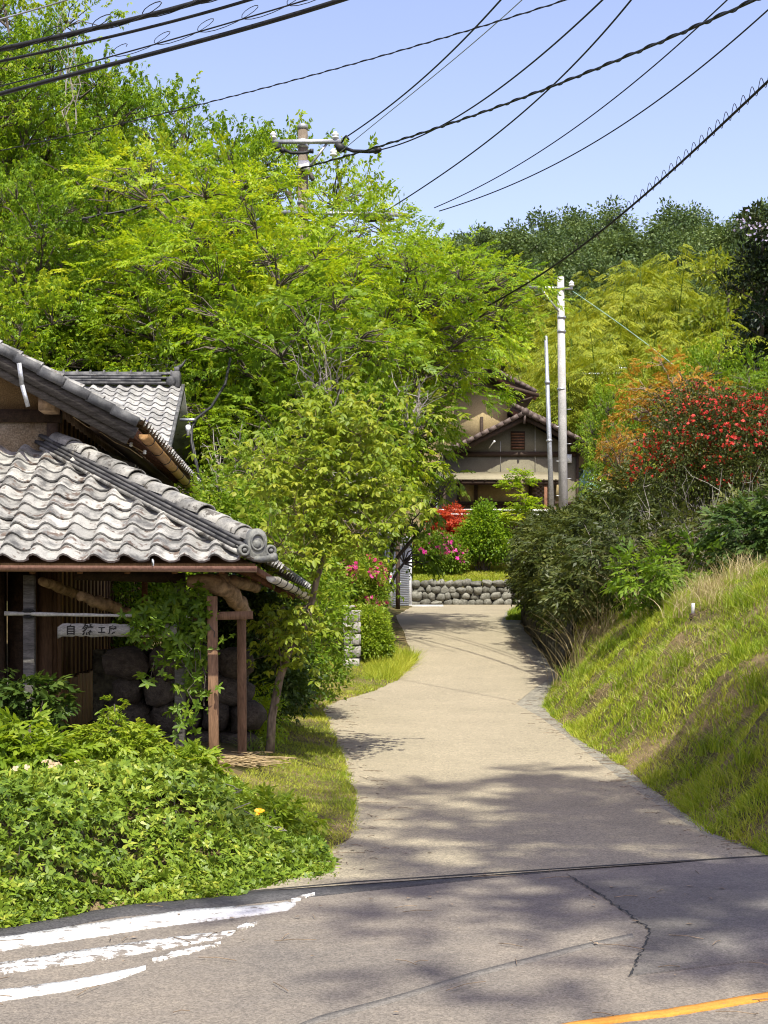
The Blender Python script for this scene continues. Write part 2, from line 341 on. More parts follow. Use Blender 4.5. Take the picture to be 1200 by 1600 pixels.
M['lf_redmaple'] = leafmat('red_maple_leaf', (0.24,0.035,0.018), (0.42,0.05,0.025), (0.5,0.12,0.04), 0.45)
M['lf_grass'] = leafmat('grass_blade', (0.10,0.18,0.012), (0.25,0.33,0.022), (0.43,0.44,0.06), 0.4)
M['lf_dry'] = leafmat('dry_grass_blade', (0.20,0.16,0.07), (0.36,0.29,0.14), (0.52,0.44,0.25), 0.3)
M['fl_pink'] = leafmat('pink_petal', (0.42,0.015,0.11), (0.58,0.035,0.19), (0.66,0.13,0.34), 0.35, gain=1.0)
M['fl_magenta'] = leafmat('magenta_petal', (0.42,0.015,0.16), (0.58,0.03,0.27), (0.7,0.09,0.4), 0.35, gain=1.0)
M['fl_red'] = leafmat('red_petal', (0.34,0.016,0.012), (0.5,0.03,0.022), (0.6,0.08,0.05), 0.35, gain=1.0)
M['fl_orange'] = leafmat('orange_petal', (0.7,0.25,0.01), (0.8,0.33,0.01), (0.85,0.42,0.03), 0.3, gain=1.0)
M['fl_faded'] = leafmat('faded_petal', (0.5,0.35,0.2), (0.62,0.47,0.3), (0.7,0.6,0.45), 0.3, gain=1.0)
M['fl_pale'] = leafmat('pale_petal', (0.6,0.5,0.6), (0.72,0.6,0.68), (0.8,0.74,0.8), 0.3, gain=1.0)
M['fl_lilac'] = leafmat('lilac_petal', (0.35,0.3,0.5), (0.45,0.4,0.6), (0.55,0.5,0.66), 0.3, gain=1.0)
# ------------------------------------------------------------------ terrain
_ty = np.arange(-200.0, 400.0, 0.25)
_tz = np.interp(_ty, [-200, 11, 12, 13.8, 16, 18.9, 22, 25.5, 30, 40, 50, 54, 62, 400], [0, 0, .0, .025, .083, .175, .283, .43, .75, 1.33, 1.75, 1.85, 1.95, 1.95])
_k = np.exp(-0.5 * (np.arange(-12, 13) / 4.0) ** 2); _k /= _k.sum()
_tz = np.convolve(np.pad(_tz, 12, mode='edge'), _k, mode='valid')
def zr(y): return np.interp(y, _ty, _tz)
_yy = np.arange(3, 56, 0.05); _pp = HZ - F * (zr(_yy) - CH) / _yy
def R2(px, py, lift=0.0):
    """photo pixel on the road surface -> ground point"""
    Y = float(np.interp(py, _pp[::-1], _yy[::-1])); return np.array([(px - 600) * Y / F, Y, float(zr(Y)) + lift])
LEFT = [(365,1397),(440,1370),(510,1335),(551,1300),(549,1240),(531,1180),(507,1122),(500,1109),(520,1098),(580,1081),(620,1062),(645,1036),(640,1010),(627,985),(619,962)]
RIGHT = [(1200,1330),(1125,1303),(1060,1255),(985,1200),(905,1151),(860,1112),(856,1096),(880,1060),(840,1010),(815,975),(820,957)]
_L = np.array([R2(*p)[:2] for p in LEFT] + [(0.95, 51.5), (0.97, 55), (0.97, 60)])
_R = np.array([R2(*p)[:2] for p in RIGHT] + [(5.4, 55), (5.4, 60)])
def xL(y): return np.interp(y, _L[:,1], _L[:,0])
def xR(y): return np.interp(y, _R[:,1], _R[:,0])
MAINF = np.array([(-60,-26),(-20,-3.5),(-6,5.4),(-3.2,7.5),(-2.1,8.4),(-1.52,9.1),(-.9,9.4),(-.16,9.77),(1.29,10.3),(2.7,10.8),(4.5,11.7),(8,13.5),(60,40)])
def ymain(x): return np.interp(x, MAINF[:,0], MAINF[:,1])
def H(x, y):
    x = np.asarray(x, float); y = np.asarray(y, float)
    base = zr(y); dm = (y - ymain(x)) * 0.88
    dR = np.minimum(x - xR(y), dm); dL = np.minimum(xL(y) - x, dm)
    z = base - 0.05 + 0.0 * x
    near = (2.4 + 0.53 * x - y) * 0.88
    z = z + 0.07 * S(near / 0.4) + 0.1 * S((near - 1) / 6)
    # left side
    l = 0.085 * S((dL + 0.13) / 0.15) + 0.22 * S((dL - 0.1) / 1.3) + 0.06 * (fnoise(x, y, 1.1) - 0.5) * S(dL / 0.6)
    l = l + 9 * S((-x - 1.2) / 11) * S((y - 19) / 34)
    z = z + np.where(dL > -0.13, l, 0)
    # right side: open bank near, retaining wall further up, terrace behind
    d = np.maximum(dR, 0)
    bank = 2.1 * (1 - np.exp(-(d / 1.38) ** 1.35)) + 0.05 * np.maximum(d - 2, 0)
    bank = bank + (fnoise(x, y, 0.9) - 0.5) * 0.45 * S(d / 0.8) + (fnoise(x + 31, y, 0.45) - 0.5) * 0.30 * S(d / 0.3)
    wall = 2.15 * S((d - 0.12) / 0.3) + 0.10 * np.maximum(d - 0.4, 0)
    w = S((y - 24.3) / 2.5)
    r = 0.075 * S((dR + 0.16) / 0.16) + bank * (1 - w) + wall * w
    z = z + np.where(dR > -0.16, r, 0)
    # garden terraces and the far hillside
    g = np.interp(y, [54.9, 55.25, 58.8, 59.3, 70, 76], [1.8, 2.72, 3.45, 4.25, 4.35, 5.2])
    t = S((y - 54.9) / 0.3) * S((x - 0.9) / 0.2)
    z = z * (1 - t) + np.maximum(z, g) * t
    z = z + 28 * S((y - 74) / 100) * S((x + 30) / 40) + 3 * (fnoise(x, y, 30) - 0.5) * S((y - 80) / 40)
    return z
def axis(segs):
    out = []
    for a, b, st in segs: out.append(np.arange(a, b, st))
    return np.concatenate(out + [[segs[-1][1]]])
gx = axis([(-900,-200,70),(-200,-60,12),(-60,-14,2),(-14,-4.5,0.5),(-4.5,7,0.15),(7,16,0.5),(16,60,2),(60,200,10),(200,900,70)])
gy = axis([(-300,-60,30),(-60,0,4),(0,8,0.5),(8,28,0.16),(28,62,0.36),(62,90,1),(90,220,4),(220,1500,60)])
GX, GY = np.meshgrid(gx, gy, indexing='ij'); GZ = H(GX, GY)
nx, ny = GX.shape; ii = np.arange(nx*ny).reshape(nx, ny)
gf = np.stack([ii[:-1,:-1], ii[1:,:-1], ii[1:,1:], ii[:-1,1:]], -1).reshape(-1, 4)
ground = struct(link('ground', raw_mesh('ground', np.stack([GX,GY,GZ], -1), gf, M['soil'], smooth=True)))

def strip(name, left, right, mat, n=8, skirt=0.0):
    """ribbon between two polylines of equal length, subdivided across"""
    left = np.array(left, float); right = np.array(right, float); m = len(left)
    t = np.linspace(0, 1, n + 1)[None, :, None]; V = left[:, None, :] * (1 - t) + right[:, None, :] * t
    idx = np.arange(m * (n + 1)).reshape(m, n + 1)
    f = np.stack([idx[:-1,:-1], idx[:-1,1:], idx[1:,1:], idx[1:,:-1]], -1).reshape(-1, 4)
    if skirt:                                  # turned-down edges, so that no gap shows under the sheet
        Vf = V.reshape(-1, 3); b = len(Vf); lo = np.array([0, 0, skirt]); Vf = np.concatenate([Vf, left - lo, right - lo])
        a0, a1 = idx[:, 0], idx[:, -1]; l0 = np.arange(m) + b; r0 = l0 + m
        f = np.concatenate([f, np.stack([a0[:-1], a0[1:], l0[1:], l0[:-1]], -1), np.stack([a1[:-1], r0[:-1], r0[1:], a1[1:]], -1)]); V = Vf
        for row in (idx[0], idx[-1]):
            q = len(V); V = np.concatenate([V, V[row] - lo]); k = np.arange(len(row)) + q; f = np.concatenate([f, np.stack([row[:-1], row[1:], k[1:], k[:-1]], -1)])
    return link(name, raw_mesh(name, V, f, mat, smooth=not skirt))
rr = np.random.default_rng(3)
# main road: far edge follows MAINF, near edge runs 7 m nearer
fx = np.linspace(-60, 60, 500); fy = ymain(fx)
far_e = np.stack([fx, fy, np.zeros_like(fx)], -1); near_e = np.stack([fx + 3.0, np.minimum(2.4 + 0.53 * (fx + 3.0), fy - 3), np.zeros_like(fx)], -1)
struct(strip('main_road', near_e, far_e, M['asphalt'], 4))
# side road: from the seam up the hill
ys = np.concatenate([np.linspace(9.35, 30, 160), np.linspace(30.3, 55, 60)])
def seam_y(x): return ymain(x)
inner = np.array([R2(*p)[:2] for p in [(1200,1338),(1100,1306),(1000,1240),(905,1168),(845,1122),(806,1100),(830,1080),(868,1052),(838,1040),(806,1000),(782,975),(790,957)]] + [(5.2,55),(5.2,60)])
def xI(y): return np.interp(y, inner[:,1], inner[:,0])
lx = xL(ys) - 0.14 + 0.10 * (fnoise(ys, ys*0, 0.5) - 0.5); rx = xI(ys); ox = xR(ys) + 0.15
def clip_main(x, y): return np.maximum(y, ymain(x))
z1 = zr(ys)
La = np.stack([lx, clip_main(lx, ys), z1 + 0.004], -1); Ra = np.stack([ox, clip_main(ox, ys), z1 + 0.004], -1)
struct(strip('road_edge_pavement', La, Ra, M['edge_road'], 10))
Ra2 = np.stack([rx, clip_main(rx, ys), z1 + 0.009], -1); La2 = La.copy(); La2[:,2] = z1 + 0.009
struct(strip('side_road', La2, Ra2, M['side_road'], 10))
# left-hand bend of the road behind the garage
bx = np.linspace(-14, 1.2, 30)
struct(strip('side_road_bend', np.stack([bx, bx*0+52.4, bx*0+float(zr(52.4))+0.006], -1), np.stack([bx, bx*0+54.8, bx*0+float(zr(54.8))+0.006], -1), M['side_road'], 2))
# seam of tar between the two surfaces
sx = np.linspace(-1.25, 7.5, 220); sy = ymain(sx); wob = 0.018 * (fnoise(sx, sx*0, 0.18) - 0.2)
struct(strip('tar_seam', np.stack([sx, sy-0.012-wob, sx*0+0.0125], -1), np.stack([sx, sy+0.006+wob, sx*0+0.0125], -1), M['tar'], 1, 0.014))
# dark newer strip beside the hedge and along the seam
sx = np.linspace(-8, 1.2, 120); w = np.interp(sx, [-8,-2,-1,-0.2,1.2], [0.35,0.4,0.42,0.30,0.05])
struct(strip('asphalt_edge_strip', np.stack([sx, ymain(sx)-w+0.06*(fnoise(sx,sx*0,0.6)-0.5), sx*0+0.004], -1), np.stack([sx, ymain(sx)-0.005, sx*0+0.004], -1), M['asphalt_dark'], 2, 0.008))
# blue-grey repair in front of the bank
def gp(px, py, z=0.0): D = (CH - z) * F / (py - HZ); return np.array([(px - 600) * D / F, D, z])
pl = [gp(885,1364,.0065), gp(930,1392,.0065), gp(1016,1452,.0065), gp(985,1524,.0065)]
yl = np.array(pl); pr = [(7.5, ymain(7.5)-.05,.0065),(7.8,12.6,.0065),(8,11.6,.0065),(8,10.6,.0065)]
struct(strip('asphalt_patch', yl, np.array(pr), M['asphalt_patch'], 6, 0.010))
crk = np.array([gp(890,1368,.010), gp(930,1392,.010), gp(975,1422,.008), gp(1016,1452,.008), gp(1000,1490,.008), gp(985,1524,.008)])
mid = np.array([np.interp(np.linspace(0,5,60), range(6), crk[:,k]) for k in range(3)]).T
mid[:,0] += 0.03*(rr.random(60)-0.5); cw = 0.002 + 0.005*rr.random(60)
struct(strip('asphalt_crack', mid - np.stack([cw,cw*0,cw*0],-1), mid + np.stack([cw,cw*0,cw*0],-1), M['tar'], 1))
# band of a former trench across the lane
b0 = np.array([gp(380,1640,.003),gp(500,1592,.003),gp(620,1560,.003),gp(750,1520,.003),gp(900,1482,.003),gp(990,1462,.003)])
tt = np.linspace(0,5,50); bm_ = np.array([np.interp(tt, range(6), b0[:,k]) for k in range(3)]).T
struct(strip('asphalt_band', bm_ - [0,0.05,0], bm_ + [0,0.06,0], M['asphalt_band'], 1, 0.006))

def paint(name, pts, mat, z, rag, n=160, seed=0):
    """pts: list of (px, top py, bottom py) on the road"""
    r = np.random.default_rng(seed); pts = np.array(pts, float)
    x = np.linspace(pts[0,0], pts[-1,0], n); top = np.interp(x, pts[:,0], pts[:,1]); bot = np.interp(x, pts[:,0], pts[:,2])
    j1 = (fnoise(x, x*0+seed, 9) - 0.5) * rag * 2 + (r.random(n) - 0.5) * rag; j2 = (fnoise(x, x*0+seed+50, 9) - 0.5) * rag * 2 + (r.random(n) - 0.5) * rag
    top = top + j1; bot = np.maximum(bot + j2, top + 0.4)
    return struct(strip(name, np.array([gp(a,b,z) for a,b in zip(x,bot)]), np.array([gp(a,b,z) for a,b in zip(x,top)]), mat, 3, 0.012))
paint('road_marking', [(-900,1640,1680),(-160,1488,1512),(0,1464,1484),(120,1446,1466),(230,1430,1449),(300,1420,1440),(400,1414,1428),(450,1409,1420),(462,1410,1412)], M['white_paint'], 0.009, 0.9, 420, seed=1)
paint('road_marking', [(455,1404,1410),(470,1398,1404),(492,1394,1397)], M['white_worn'], 0.009, 1.5, 40, seed=2)
paint('road_marking', [(-900,1720,1765),(-160,1530,1552),(0,1504,1520),(100,1488,1506),(200,1473,1491),(300,1460,1473),(350,1455,1463),(368,1453,1456)], M['white_worn'], 0.009, 1.3, 420, seed=3)
paint('road_marking', [(370,1447,1453),(385,1441,1449),(402,1439,1443)], M['white_worn'], 0.009, 2.0, 40, seed=4)
paint('road_marking', [(-900,1800,1850),(-160,1566,1592),(0,1546,1562),(100,1533,1547),(180,1518,1530),(228,1508,1513)], M['white_paint'], 0.009, 0.9, 420, seed=5)
paint('road_marking', [(238,1497,1503),(270,1487,1494),(300,1480,1486),(345,1471,1475)], M['white_worn'], 0.009, 2.0, 60, seed=6)
paint('road_marking', [(700,1632,1646),(900,1595,1602.5),(1050,1575,1585),(1200,1549,1560),(1600,1470,1480)], M['yellow_paint'], 0.009, 0.8, 80, seed=7)
# little litter on the paving: twigs, leaves and grit
mb = MB()
for k in range(620):
    if rr.random() < 0.72:
        side = rr.random() < 0.6; y = 10 + 14*rr.random()**1.3; e = float(xR(y)) if side else float(xL(y)); x = e + (-1 if side else 1)*abs(rr.normal(0,0.22)); z = float(zr(y)) + 0.013
        if y < float(ymain(x)) + 0.1: continue
    else:
        x = rr.uniform(-3,4); y = rr.uniform(6.2, float(ymain(x))); z = 0.012
    a = rr.random()*6.28; s = 0.008 + 0.02*rr.random()
    if rr.random() < 0.5: s2 = s*rr.uniform(2.5,6); mb.tube([(x-math.cos(a)*s2,y-math.sin(a)*s2,z),(x,y,z+0.006),(x+math.cos(a)*s2,y+math.sin(a)*s2*0.8,z)], 0.0025, 3, False)
    else: mb.add([(x+math.cos(a+k2)*s*q, y+math.sin(a+k2)*s*q, z+0.004*(i%2)) for i,(k2,q) in enumerate(((0,1),(1.5,0.5),(3.1,0.9),(4.6,0.5)))], [(0,1,2,3)])
stuff(mb.build('road_litter', M['bark_warm']))
bpy.data.objects['road_litter']['label'] = 'scattered twigs and dead leaves lying on the paving'; bpy.data.objects['road_litter']['category'] = 'litter'
# ------------------------------------------------------------------ plant library
GEO = {
 'd': (np.array([(0,0,0),(.42,-.5,.12),(1,0,-.10),(.42,.5,.12)]), [[0,1,2,3]]),
 'h': (np.array([(0,0,0),(.3,-.45,.10),(.68,-.38,.06),(1,0,-.14),(.68,.38,.06),(.3,.45,.10)]), [[0,1,2,3],[0,3,4,5]]),
 'p': (np.array([(0,0,0),(.35,-.42,.10),(.85,-.45,.0),(1,0,-.05),(.85,.45,.0),(.35,.42,.10)]), [[0,1,2,3],[0,3,4,5]]),
}
def _unit(v): return v / (np.linalg.norm(v, axis=-1, keepdims=True) + 1e-9)
def frames(xa, za):
    x = _unit(xa); y = _unit(np.cross(za, x)); z = np.cross(x, y); return np.stack([x, y, z], -1)   # columns
def leaves_from(pos, xa, za, ln, wd, geo):
    g = GEO[geo][0]; Rm = frames(xa, za); L = g[None] * np.stack([ln, wd, wd], -1)[:, None, :]
    return np.einsum('nij,nkj->nki', Rm, L) + pos[:, None, :]
def spray(r, kind, n, L, ll, lw, geo='d'):
    """one small twig's leaves, growing along +x, upper side +z: returns (n,k,3)"""
    if kind == 'fan':                        # flat layered twig with alternate leaves
        nt = max(3, n // 9); pos = []; xa = []
        for i in range(nt):
            if i == 0: a, s0, tl = 0.0, 0.1, L * 0.9
            else: a = (0.5 + 0.55 * r.random()) * (1 if i % 2 else -1); s0 = L * (0.05 + 0.6 * i / nt); tl = L * (0.62 - 0.35 * i / nt)
            per = max(2, n // nt)
            for k in range(per):
                t = (k + 0.5 + 0.5 * r.random()) / per * tl; d = np.array([math.cos(a), math.sin(a), 0]); p = np.array([s0, 0, 0]) * (i > 0) + d * t
                b = a + (0.75 if k % 2 else -0.75) * (1 - 0.5 * t / tl) + r.normal(0, 0.15)
                p[2] -= 0.35 * (p[0]**2 + p[1]**2) / L; pos.append(p); xa.append((math.cos(b), math.sin(b), -0.3 - 0.35 * r.random()))
        pos = np.array(pos); xa = np.array(xa); za = np.array([0, 0, 1.0]) + r.normal(0, 0.32, pos.shape)
    elif kind == 'droop':                    # rosettes of hanging leaves along a short twig
        m = max(2, n // 6); c = np.stack([L * np.linspace(0.1, 1, m), r.normal(0, L*0.16, m), r.normal(0, L*0.12, m)], -1)
        pos = np.repeat(c, n // m, 0); ang = r.random(len(pos)) * 6.28
        xa = np.stack([np.cos(ang), np.sin(ang), -0.25 - 0.9 * r.random(len(pos))], -1); pos = pos + xa * 0.01
        za = np.array([0, 0, 1.0]) + 0.6 * np.stack([np.cos(ang), np.sin(ang), 0*ang], -1) + r.normal(0, 0.2, pos.shape)
    elif kind == 'whorl':                    # leaflets spreading from one point
        ang = np.arange(n) / n * 6.28 + r.random() * 6.28 + r.normal(0, 0.14, n); pos = np.zeros((n, 3))
        xa = np.stack([np.cos(ang), np.sin(ang), r.uniform(-0.25, 0.35, n)], -1); za = np.array([0, 0, 1.0]) + r.normal(0, 0.15, (n, 3))
    else:                                    # bunch
        u = _unit(r.normal(0, 1, (n, 3))); pos = u * (r.random((n, 1)) ** 0.5) * L; xa = u + np.array([0.5, 0, -0.3]) + r.normal(0, 0.4, (n, 3)); za = np.array([0, 0, 1.0]) + r.normal(0, 0.5, (n, 3))
    m = len(pos); ln = ll * r.uniform(0.7, 1.2, m); wd = lw * r.uniform(0.75, 1.2, m)
    return leaves_from(pos, xa, za, ln, wd, geo)
class Leaves:
    def __init__(s, geo): s.geo = geo; s.V = []; s.t = []
    def put(s, r, temps, Pn, xa, za, sc, tint, jit=0.12):
        Rm = frames(np.asarray(xa, float), np.asarray(za, float)); ch = r.integers(0, len(temps), len(Pn))
        for i, t in enumerate(temps):
            q = np.where(ch == i)[0]
            if not len(q): continue
            n, k, _ = t.shape
            V = np.einsum('nij,mkj->nmki', Rm[q] * np.asarray(sc)[q][:, None, None], t) + np.asarray(Pn)[q][:, None, None, :]
            s.V.append(V.reshape(-1, k, 3)); s.t.append((np.repeat(np.asarray(tint)[q], n) + r.normal(0, jit, len(q) * n)))
    def mesh(s, name, mat, off=(0, 0, 0)):
        V = np.concatenate(s.V) - np.array(off); t = np.clip(np.concatenate(s.t), 0, 1); n, k, _ = V.shape
        fs = GEO[s.geo][1]; base = (np.arange(n) * k)[:, None]
        f = np.concatenate([base + np.array(q)[None] for q in fs]); tt = np.concatenate([t] * len(fs))
        return raw_mesh(name, V.reshape(-1, 3), f, mat, smooth=False, tint=tt)

def limb(r, a, b, n=6, wig=0.06, sag=0.0):
    a = np.array(a, float); b = np.array(b, float); L = np.linalg.norm(b - a); t = np.linspace(0, 1, n)[:, None]
    p = a + (b - a) * t; p[1:-1] += r.normal(0, wig * L, (n - 2, 3)) * 0.6; p[:, 2] += sag * L * np.sin(t[:, 0] * math.pi); return p

def make_tree(seed, h, cr, z0, nl, ns, kind, leaf, geo='d', tr=0.16, lean=(0, 0), flat=0.55, lobe=(0.30, 0.46), spl=0.55, nleaf=34, top=1.0, tbase=0.45, shell=0.35, twigs=12, bend=0.25, mats=None, fill=None, dens=1.0):
    """one tree in local coordinates, foot at the origin -> (wood mesh, crown mesh)
       h height, cr crown radius, z0 lowest foliage, nl clumps, ns sprays in all"""
    r = np.random.default_rng(seed); wood = MB(); lv = Leaves(geo)
    temps = [spray(r, kind, nleaf, spl, leaf[0], leaf[1], geo) for _ in range(7)]
    cz = (z0 + h) / 2; rz = (h - z0) / 2; lean = np.array([lean[0], lean[1], 0.0])
    C = []                                    # clump centres, kept apart from each other
    tries = 0
    while len(C) < nl and tries < nl * 60:
        tries += 1
        u = _unit(r.normal(0, 1, 3)); rad = r.random() ** 0.45 * 0.9; zz = u[2] * rad
        prof = 1.0 if fill is None else fill((zz + 1) / 2)
        c = np.array([u[0] * rad * cr * prof, u[1] * rad * cr * prof, cz + zz * rz]); rl = cr * r.uniform(*lobe) * (1.15 - 0.4 * (zz * 0.5 + 0.5))
        c = c + lean * ((c[2]) / h)
        if any(np.linalg.norm((c - q) * [1, 1, 1.5]) < 0.62 * (rl + ql) * 0.72 for q, ql in C): continue
        if c[2] + rl * flat > h * 1.02: c[2] = h * 1.02 - rl * flat
        C.append((c, rl))
    # trunk
    tn = 9; tz = np.linspace(0, h * 0.86, tn); tp = np.stack([r.normal(0, 0.012 * h, tn), r.normal(0, 0.012 * h, tn), tz], -1); tp[0] = (0, 0, -0.25); tp[1, :2] *= 0.3
    tp += lean[None] * (tz / h)[:, None]; wood.tube(tp, tr * np.linspace(1.15, 0.18, tn) ** 1.0, 7)
    vol = np.array([q ** 2.2 for c, q in C]); cnt = np.maximum(4, (vol / vol.sum() * ns).astype(int))
    for (c, rl), m in zip(C, cnt):
        zt = max(h * tbase * 0.5, min(c[2] - np.linalg.norm(c[:2] - lean[:2]) * r.uniform(0.4, 0.9), h * 0.82)); i = np.interp(zt, tz, np.arange(tn)); a = np.array([np.interp(zt, tz, tp[:, k]) for k in range(3)])
        L = np.linalg.norm(c - a); lp = limb(r, a, c, 6, 0.07, bend * 0.4); r0 = tr * (1.05 - zt / h) * 0.7 + 0.016
        wood.tube(lp, np.linspace(r0, max(0.012, r0 * 0.3), 6), 5, False)
        # sprays: mostly on the clump's skin, upper side
        u = _unit(r.normal(0, 1, (m, 3))); u[:, 2] = np.where(u[:, 2] < -0.35, -u[:, 2], u[:, 2])
        rad = (1 - shell * r.random(m) ** 1.5)[:, None]; rad = np.where(r.random((m, 1)) < 0.16, r.random((m, 1)) * 0.6, rad)
        p = c + u * rad * rl * np.array([1, 1, flat])
        out = u * [1, 1, 0.25] + 0.35 * _unit((c - [lean[0]*0.7, lean[1]*0.7, cz]))
        xa = out + r.normal(0, 0.35, (m, 3)) + [0, 0, 0.05]; za = np.array([0, 0, 1.0]) + 0.45 * u + r.normal(0, 0.22, (m, 3))
        tint = 0.42 + r.normal(0, 0.10) + r.normal(0, 0.13, m)
        lv.put(r, temps, p, xa, za, r.uniform(0.7, 1.25, m), tint)
        for q in p[r.integers(0, m, min(m, twigs))]: wood.tube(limb(r, lp[4], q, 4, 0.08, 0.05), [r0 * 0.28 + 0.006, r0*0.2+0.005, r0*0.15+0.004, 0.004], 3, False)
    wm = raw_mesh('tree_wood', np.array(wood.V), wood.Fc, mats[0], smooth=True)
    return wm, lv.mesh('tree_crown', mats[1])

def plant_copy(name, label, cat, tmpl, loc, rot=0.0, sc=1.0, group=None, parts=('trunk', 'crown'), sz=None):
    o = thing(name, label, cat, loc, group); o.rotation_euler = (0, 0, rot); o.scale = (sc, sc, sc if sz is None else sz)
    for pn, me in zip(parts, tmpl):
        if me is not None:
            q = link(pn, me, o)
            if pn == 'flowers': stuff(q)
    return o

def bush_mesh(seed, lobes, ns, kind, leaf, nleaf=14, spl=0.22, geo='d', mat=None, stems=True, tint0=0.42, shell=0.4, flowers=None, core=0.22):
    """lobes: list of (cx,cy,cz,rx,ry,rz) in local coordinates. flowers: (count, size, mat, upper)"""
    r = np.random.default_rng(seed); lv = Leaves(geo); wood = MB()
    temps = [spray(r, kind, nleaf, spl, leaf[0], leaf[1], geo) for _ in range(6)]
    L = np.array(lobes, float); vol = (L[:, 3] * L[:, 4] * L[:, 5]) ** 0.75; cnt = np.maximum(6, (vol / vol.sum() * ns).astype(int)); fl = []
    for q, m in zip(L, cnt):
        c = q[:3]; R3 = q[3:]
        u = _unit(r.normal(0, 1, (m, 3))); rad = (1 - shell * r.random(m) ** 1.6)[:, None]; rad = np.where(r.random((m, 1)) < core, r.random((m, 1)) * 0.7, rad)
        b = 1 + 0.16 * (fnoise(u[:, 0] * 3 + c[0], u[:, 1] * 3 + u[:, 2] * 2 + c[1], 0.8) - 0.5)[:, None] * 2
        p = c + u * rad * R3 * b; p[:, 2] = np.maximum(p[:, 2], 0.03)
        nrm = _unit(u / R3); xa = nrm * [1, 1, 0.6] + r.normal(0, 0.4, (m, 3)); za = np.array([0, 0, 0.8]) + 0.7 * nrm + r.normal(0, 0.25, (m, 3))
        lv.put(r, temps, p, xa, za, r.uniform(0.75, 1.25, m), tint0 + r.normal(0, 0.06) + r.normal(0, 0.13, m))
        if stems:
            for t in p[r.integers(0, m, 9)]: wood.tube(limb(r, (c[0] * 0.4 + t[0]*0.1, c[1] * 0.4 + t[1]*0.1, -0.05), t, 5, 0.05, 0.08), [0.016, 0.013, 0.01, 0.007, 0.004], 4, False)
        if flowers: fl.append((p, nrm, R3))
    wm = raw_mesh('stems', np.array(wood.V), wood.Fc, M['bark'], smooth=True) if stems else None
    fm = None
    if flowers:
        n, size, fmat, upper, clump = flowers; pa = np.concatenate([a for a, b, c in fl]); na = np.concatenate([b for a, b, c in fl])
        ok = np.where((na[:, 2] > upper) & (r.random(len(na)) < 0.9))[0]
        if clump > 1:                          # flowers grouped in heads
            cc = r.choice(ok, n // clump); idx = []
            for c_ in cc:
                d = np.linalg.norm(pa[ok] - pa[c_], axis=1); idx.extend(ok[np.argsort(d)[:clump]])
            idx = np.array(idx)
        else: idx = r.choice(ok, n)
        fv = Leaves('p'); ft = [spray(r, 'whorl', 5, size, size * 0.55, size * 0.5, 'p') for _ in range(4)]
        fv.put(r, ft, pa[idx] + na[idx] * size * 0.6 + r.normal(0, size*0.3, (len(idx), 3)), r.normal(0, 1, (len(idx), 3)), na[idx] + r.normal(0, 0.35, (len(idx), 3)) + [0,-0.3,0.2], r.uniform(0.7, 1.2, len(idx)), 0.5 + r.normal(0, 0.2, len(idx)))
        fm = fv.mesh('flowers', fmat)
    return wm, lv.mesh('foliage', mat), fm

def blades(r, Pn, h, w, lean, seg=1):
    """grass blades: (V, faces) with seg quads each"""
    n = len(Pn); a = r.random(n) * 6.28; side = np.stack([np.cos(a), np.sin(a), 0*a], -1) * w[:, None] / 2
    la = r.random(n) * 6.28; ld = np.stack([np.cos(la), np.sin(la), 0*la], -1) * (lean * h)[:, None]; V = []
    for k in range(seg + 1):
        t = k / seg; wv = side * (1 - 0.85 * t ** 1.5); c = Pn + ld * t ** 1.8 + np.array([0, 0, 1.0]) * (h * (t - 0.32 * np.clip(lean, 0, 1.6) * t * t))[:, None]
        V += [c - wv, c + wv]
    V = np.stack(V, 1); k = V.shape[1]; base = (np.arange(n) * k)[:, None]
    f = np.concatenate([base + np.array([[2*i, 2*i+1, 2*i+3, 2*i+2]]) for i in range(seg)]); return V.reshape(-1, 3), f
# ------------------------------------------------------------------ the old house with its tiled porch
OX, OY, TH = -1.557, 14.1, 0.046
_c, _s = math.cos(TH), math.sin(TH)
def HL(p): return (OX + p[0]*_c - p[1]*_s, OY + p[0]*_s + p[1]*_c, p[2])
def hb(): return MB(HL)
G0 = float(H(OX, OY))
SL = math.atan(1.20 / 2.40)
house = thing('old_house', 'old timber and mud-plaster house with a tiled porch beside the hedge', 'house', HL((-3.0, 3.0, 0.25)))
# --- tile shape
TX = np.array([0,.03,.06,.095,.135,.185,.235,.285]); TZ = np.array([.016,.046,.058,.044,.012,-.010,-.008,.014])
def tile_data(Lt=0.30, th=0.020):
    V = []; Fc = []; n = len(TX)
    for y, dz in ((0, .034), (Lt, .004)):
        for x, z in zip(TX, TZ): V.append((x, y, z + dz))
    for x, z in zip(TX, TZ): V.append((x, 0, z + .034))
    for x, z in zip(TX, TZ): V.append((x, .004, z + .034 - th))
    for i in range(n - 1):
        Fc.append((i, i+1, n+i+1, n+i)); Fc.append((2*n+i+1, 2*n+i, 3*n+i, 3*n+i+1))
    return np.array(V), Fc
TV, TF = tile_data()
def tile_mesh(name, mat):
    me = raw_mesh(name, TV, TF, mat); sm = np.zeros(len(TF), dtype=bool); sm[0::2] = True; me.polygons.foreach_set('use_smooth', sm); return me
TILE = tile_mesh('roof_tile', M['tile']); TILEB = tile_mesh('roof_tile_back', M['tile_back'])
hrng = random.Random(11)
def place_tile(parent, me, pos, rz, slope, jit=0.012, name='tile'):
    o = link(name, me, parent); o.location = Vector(tuple(np.array(pos) - origin_of(parent)))
    o.rotation_euler = (slope + hrng.gauss(0, jit), hrng.gauss(0, jit), rz + hrng.gauss(0, jit)); return o
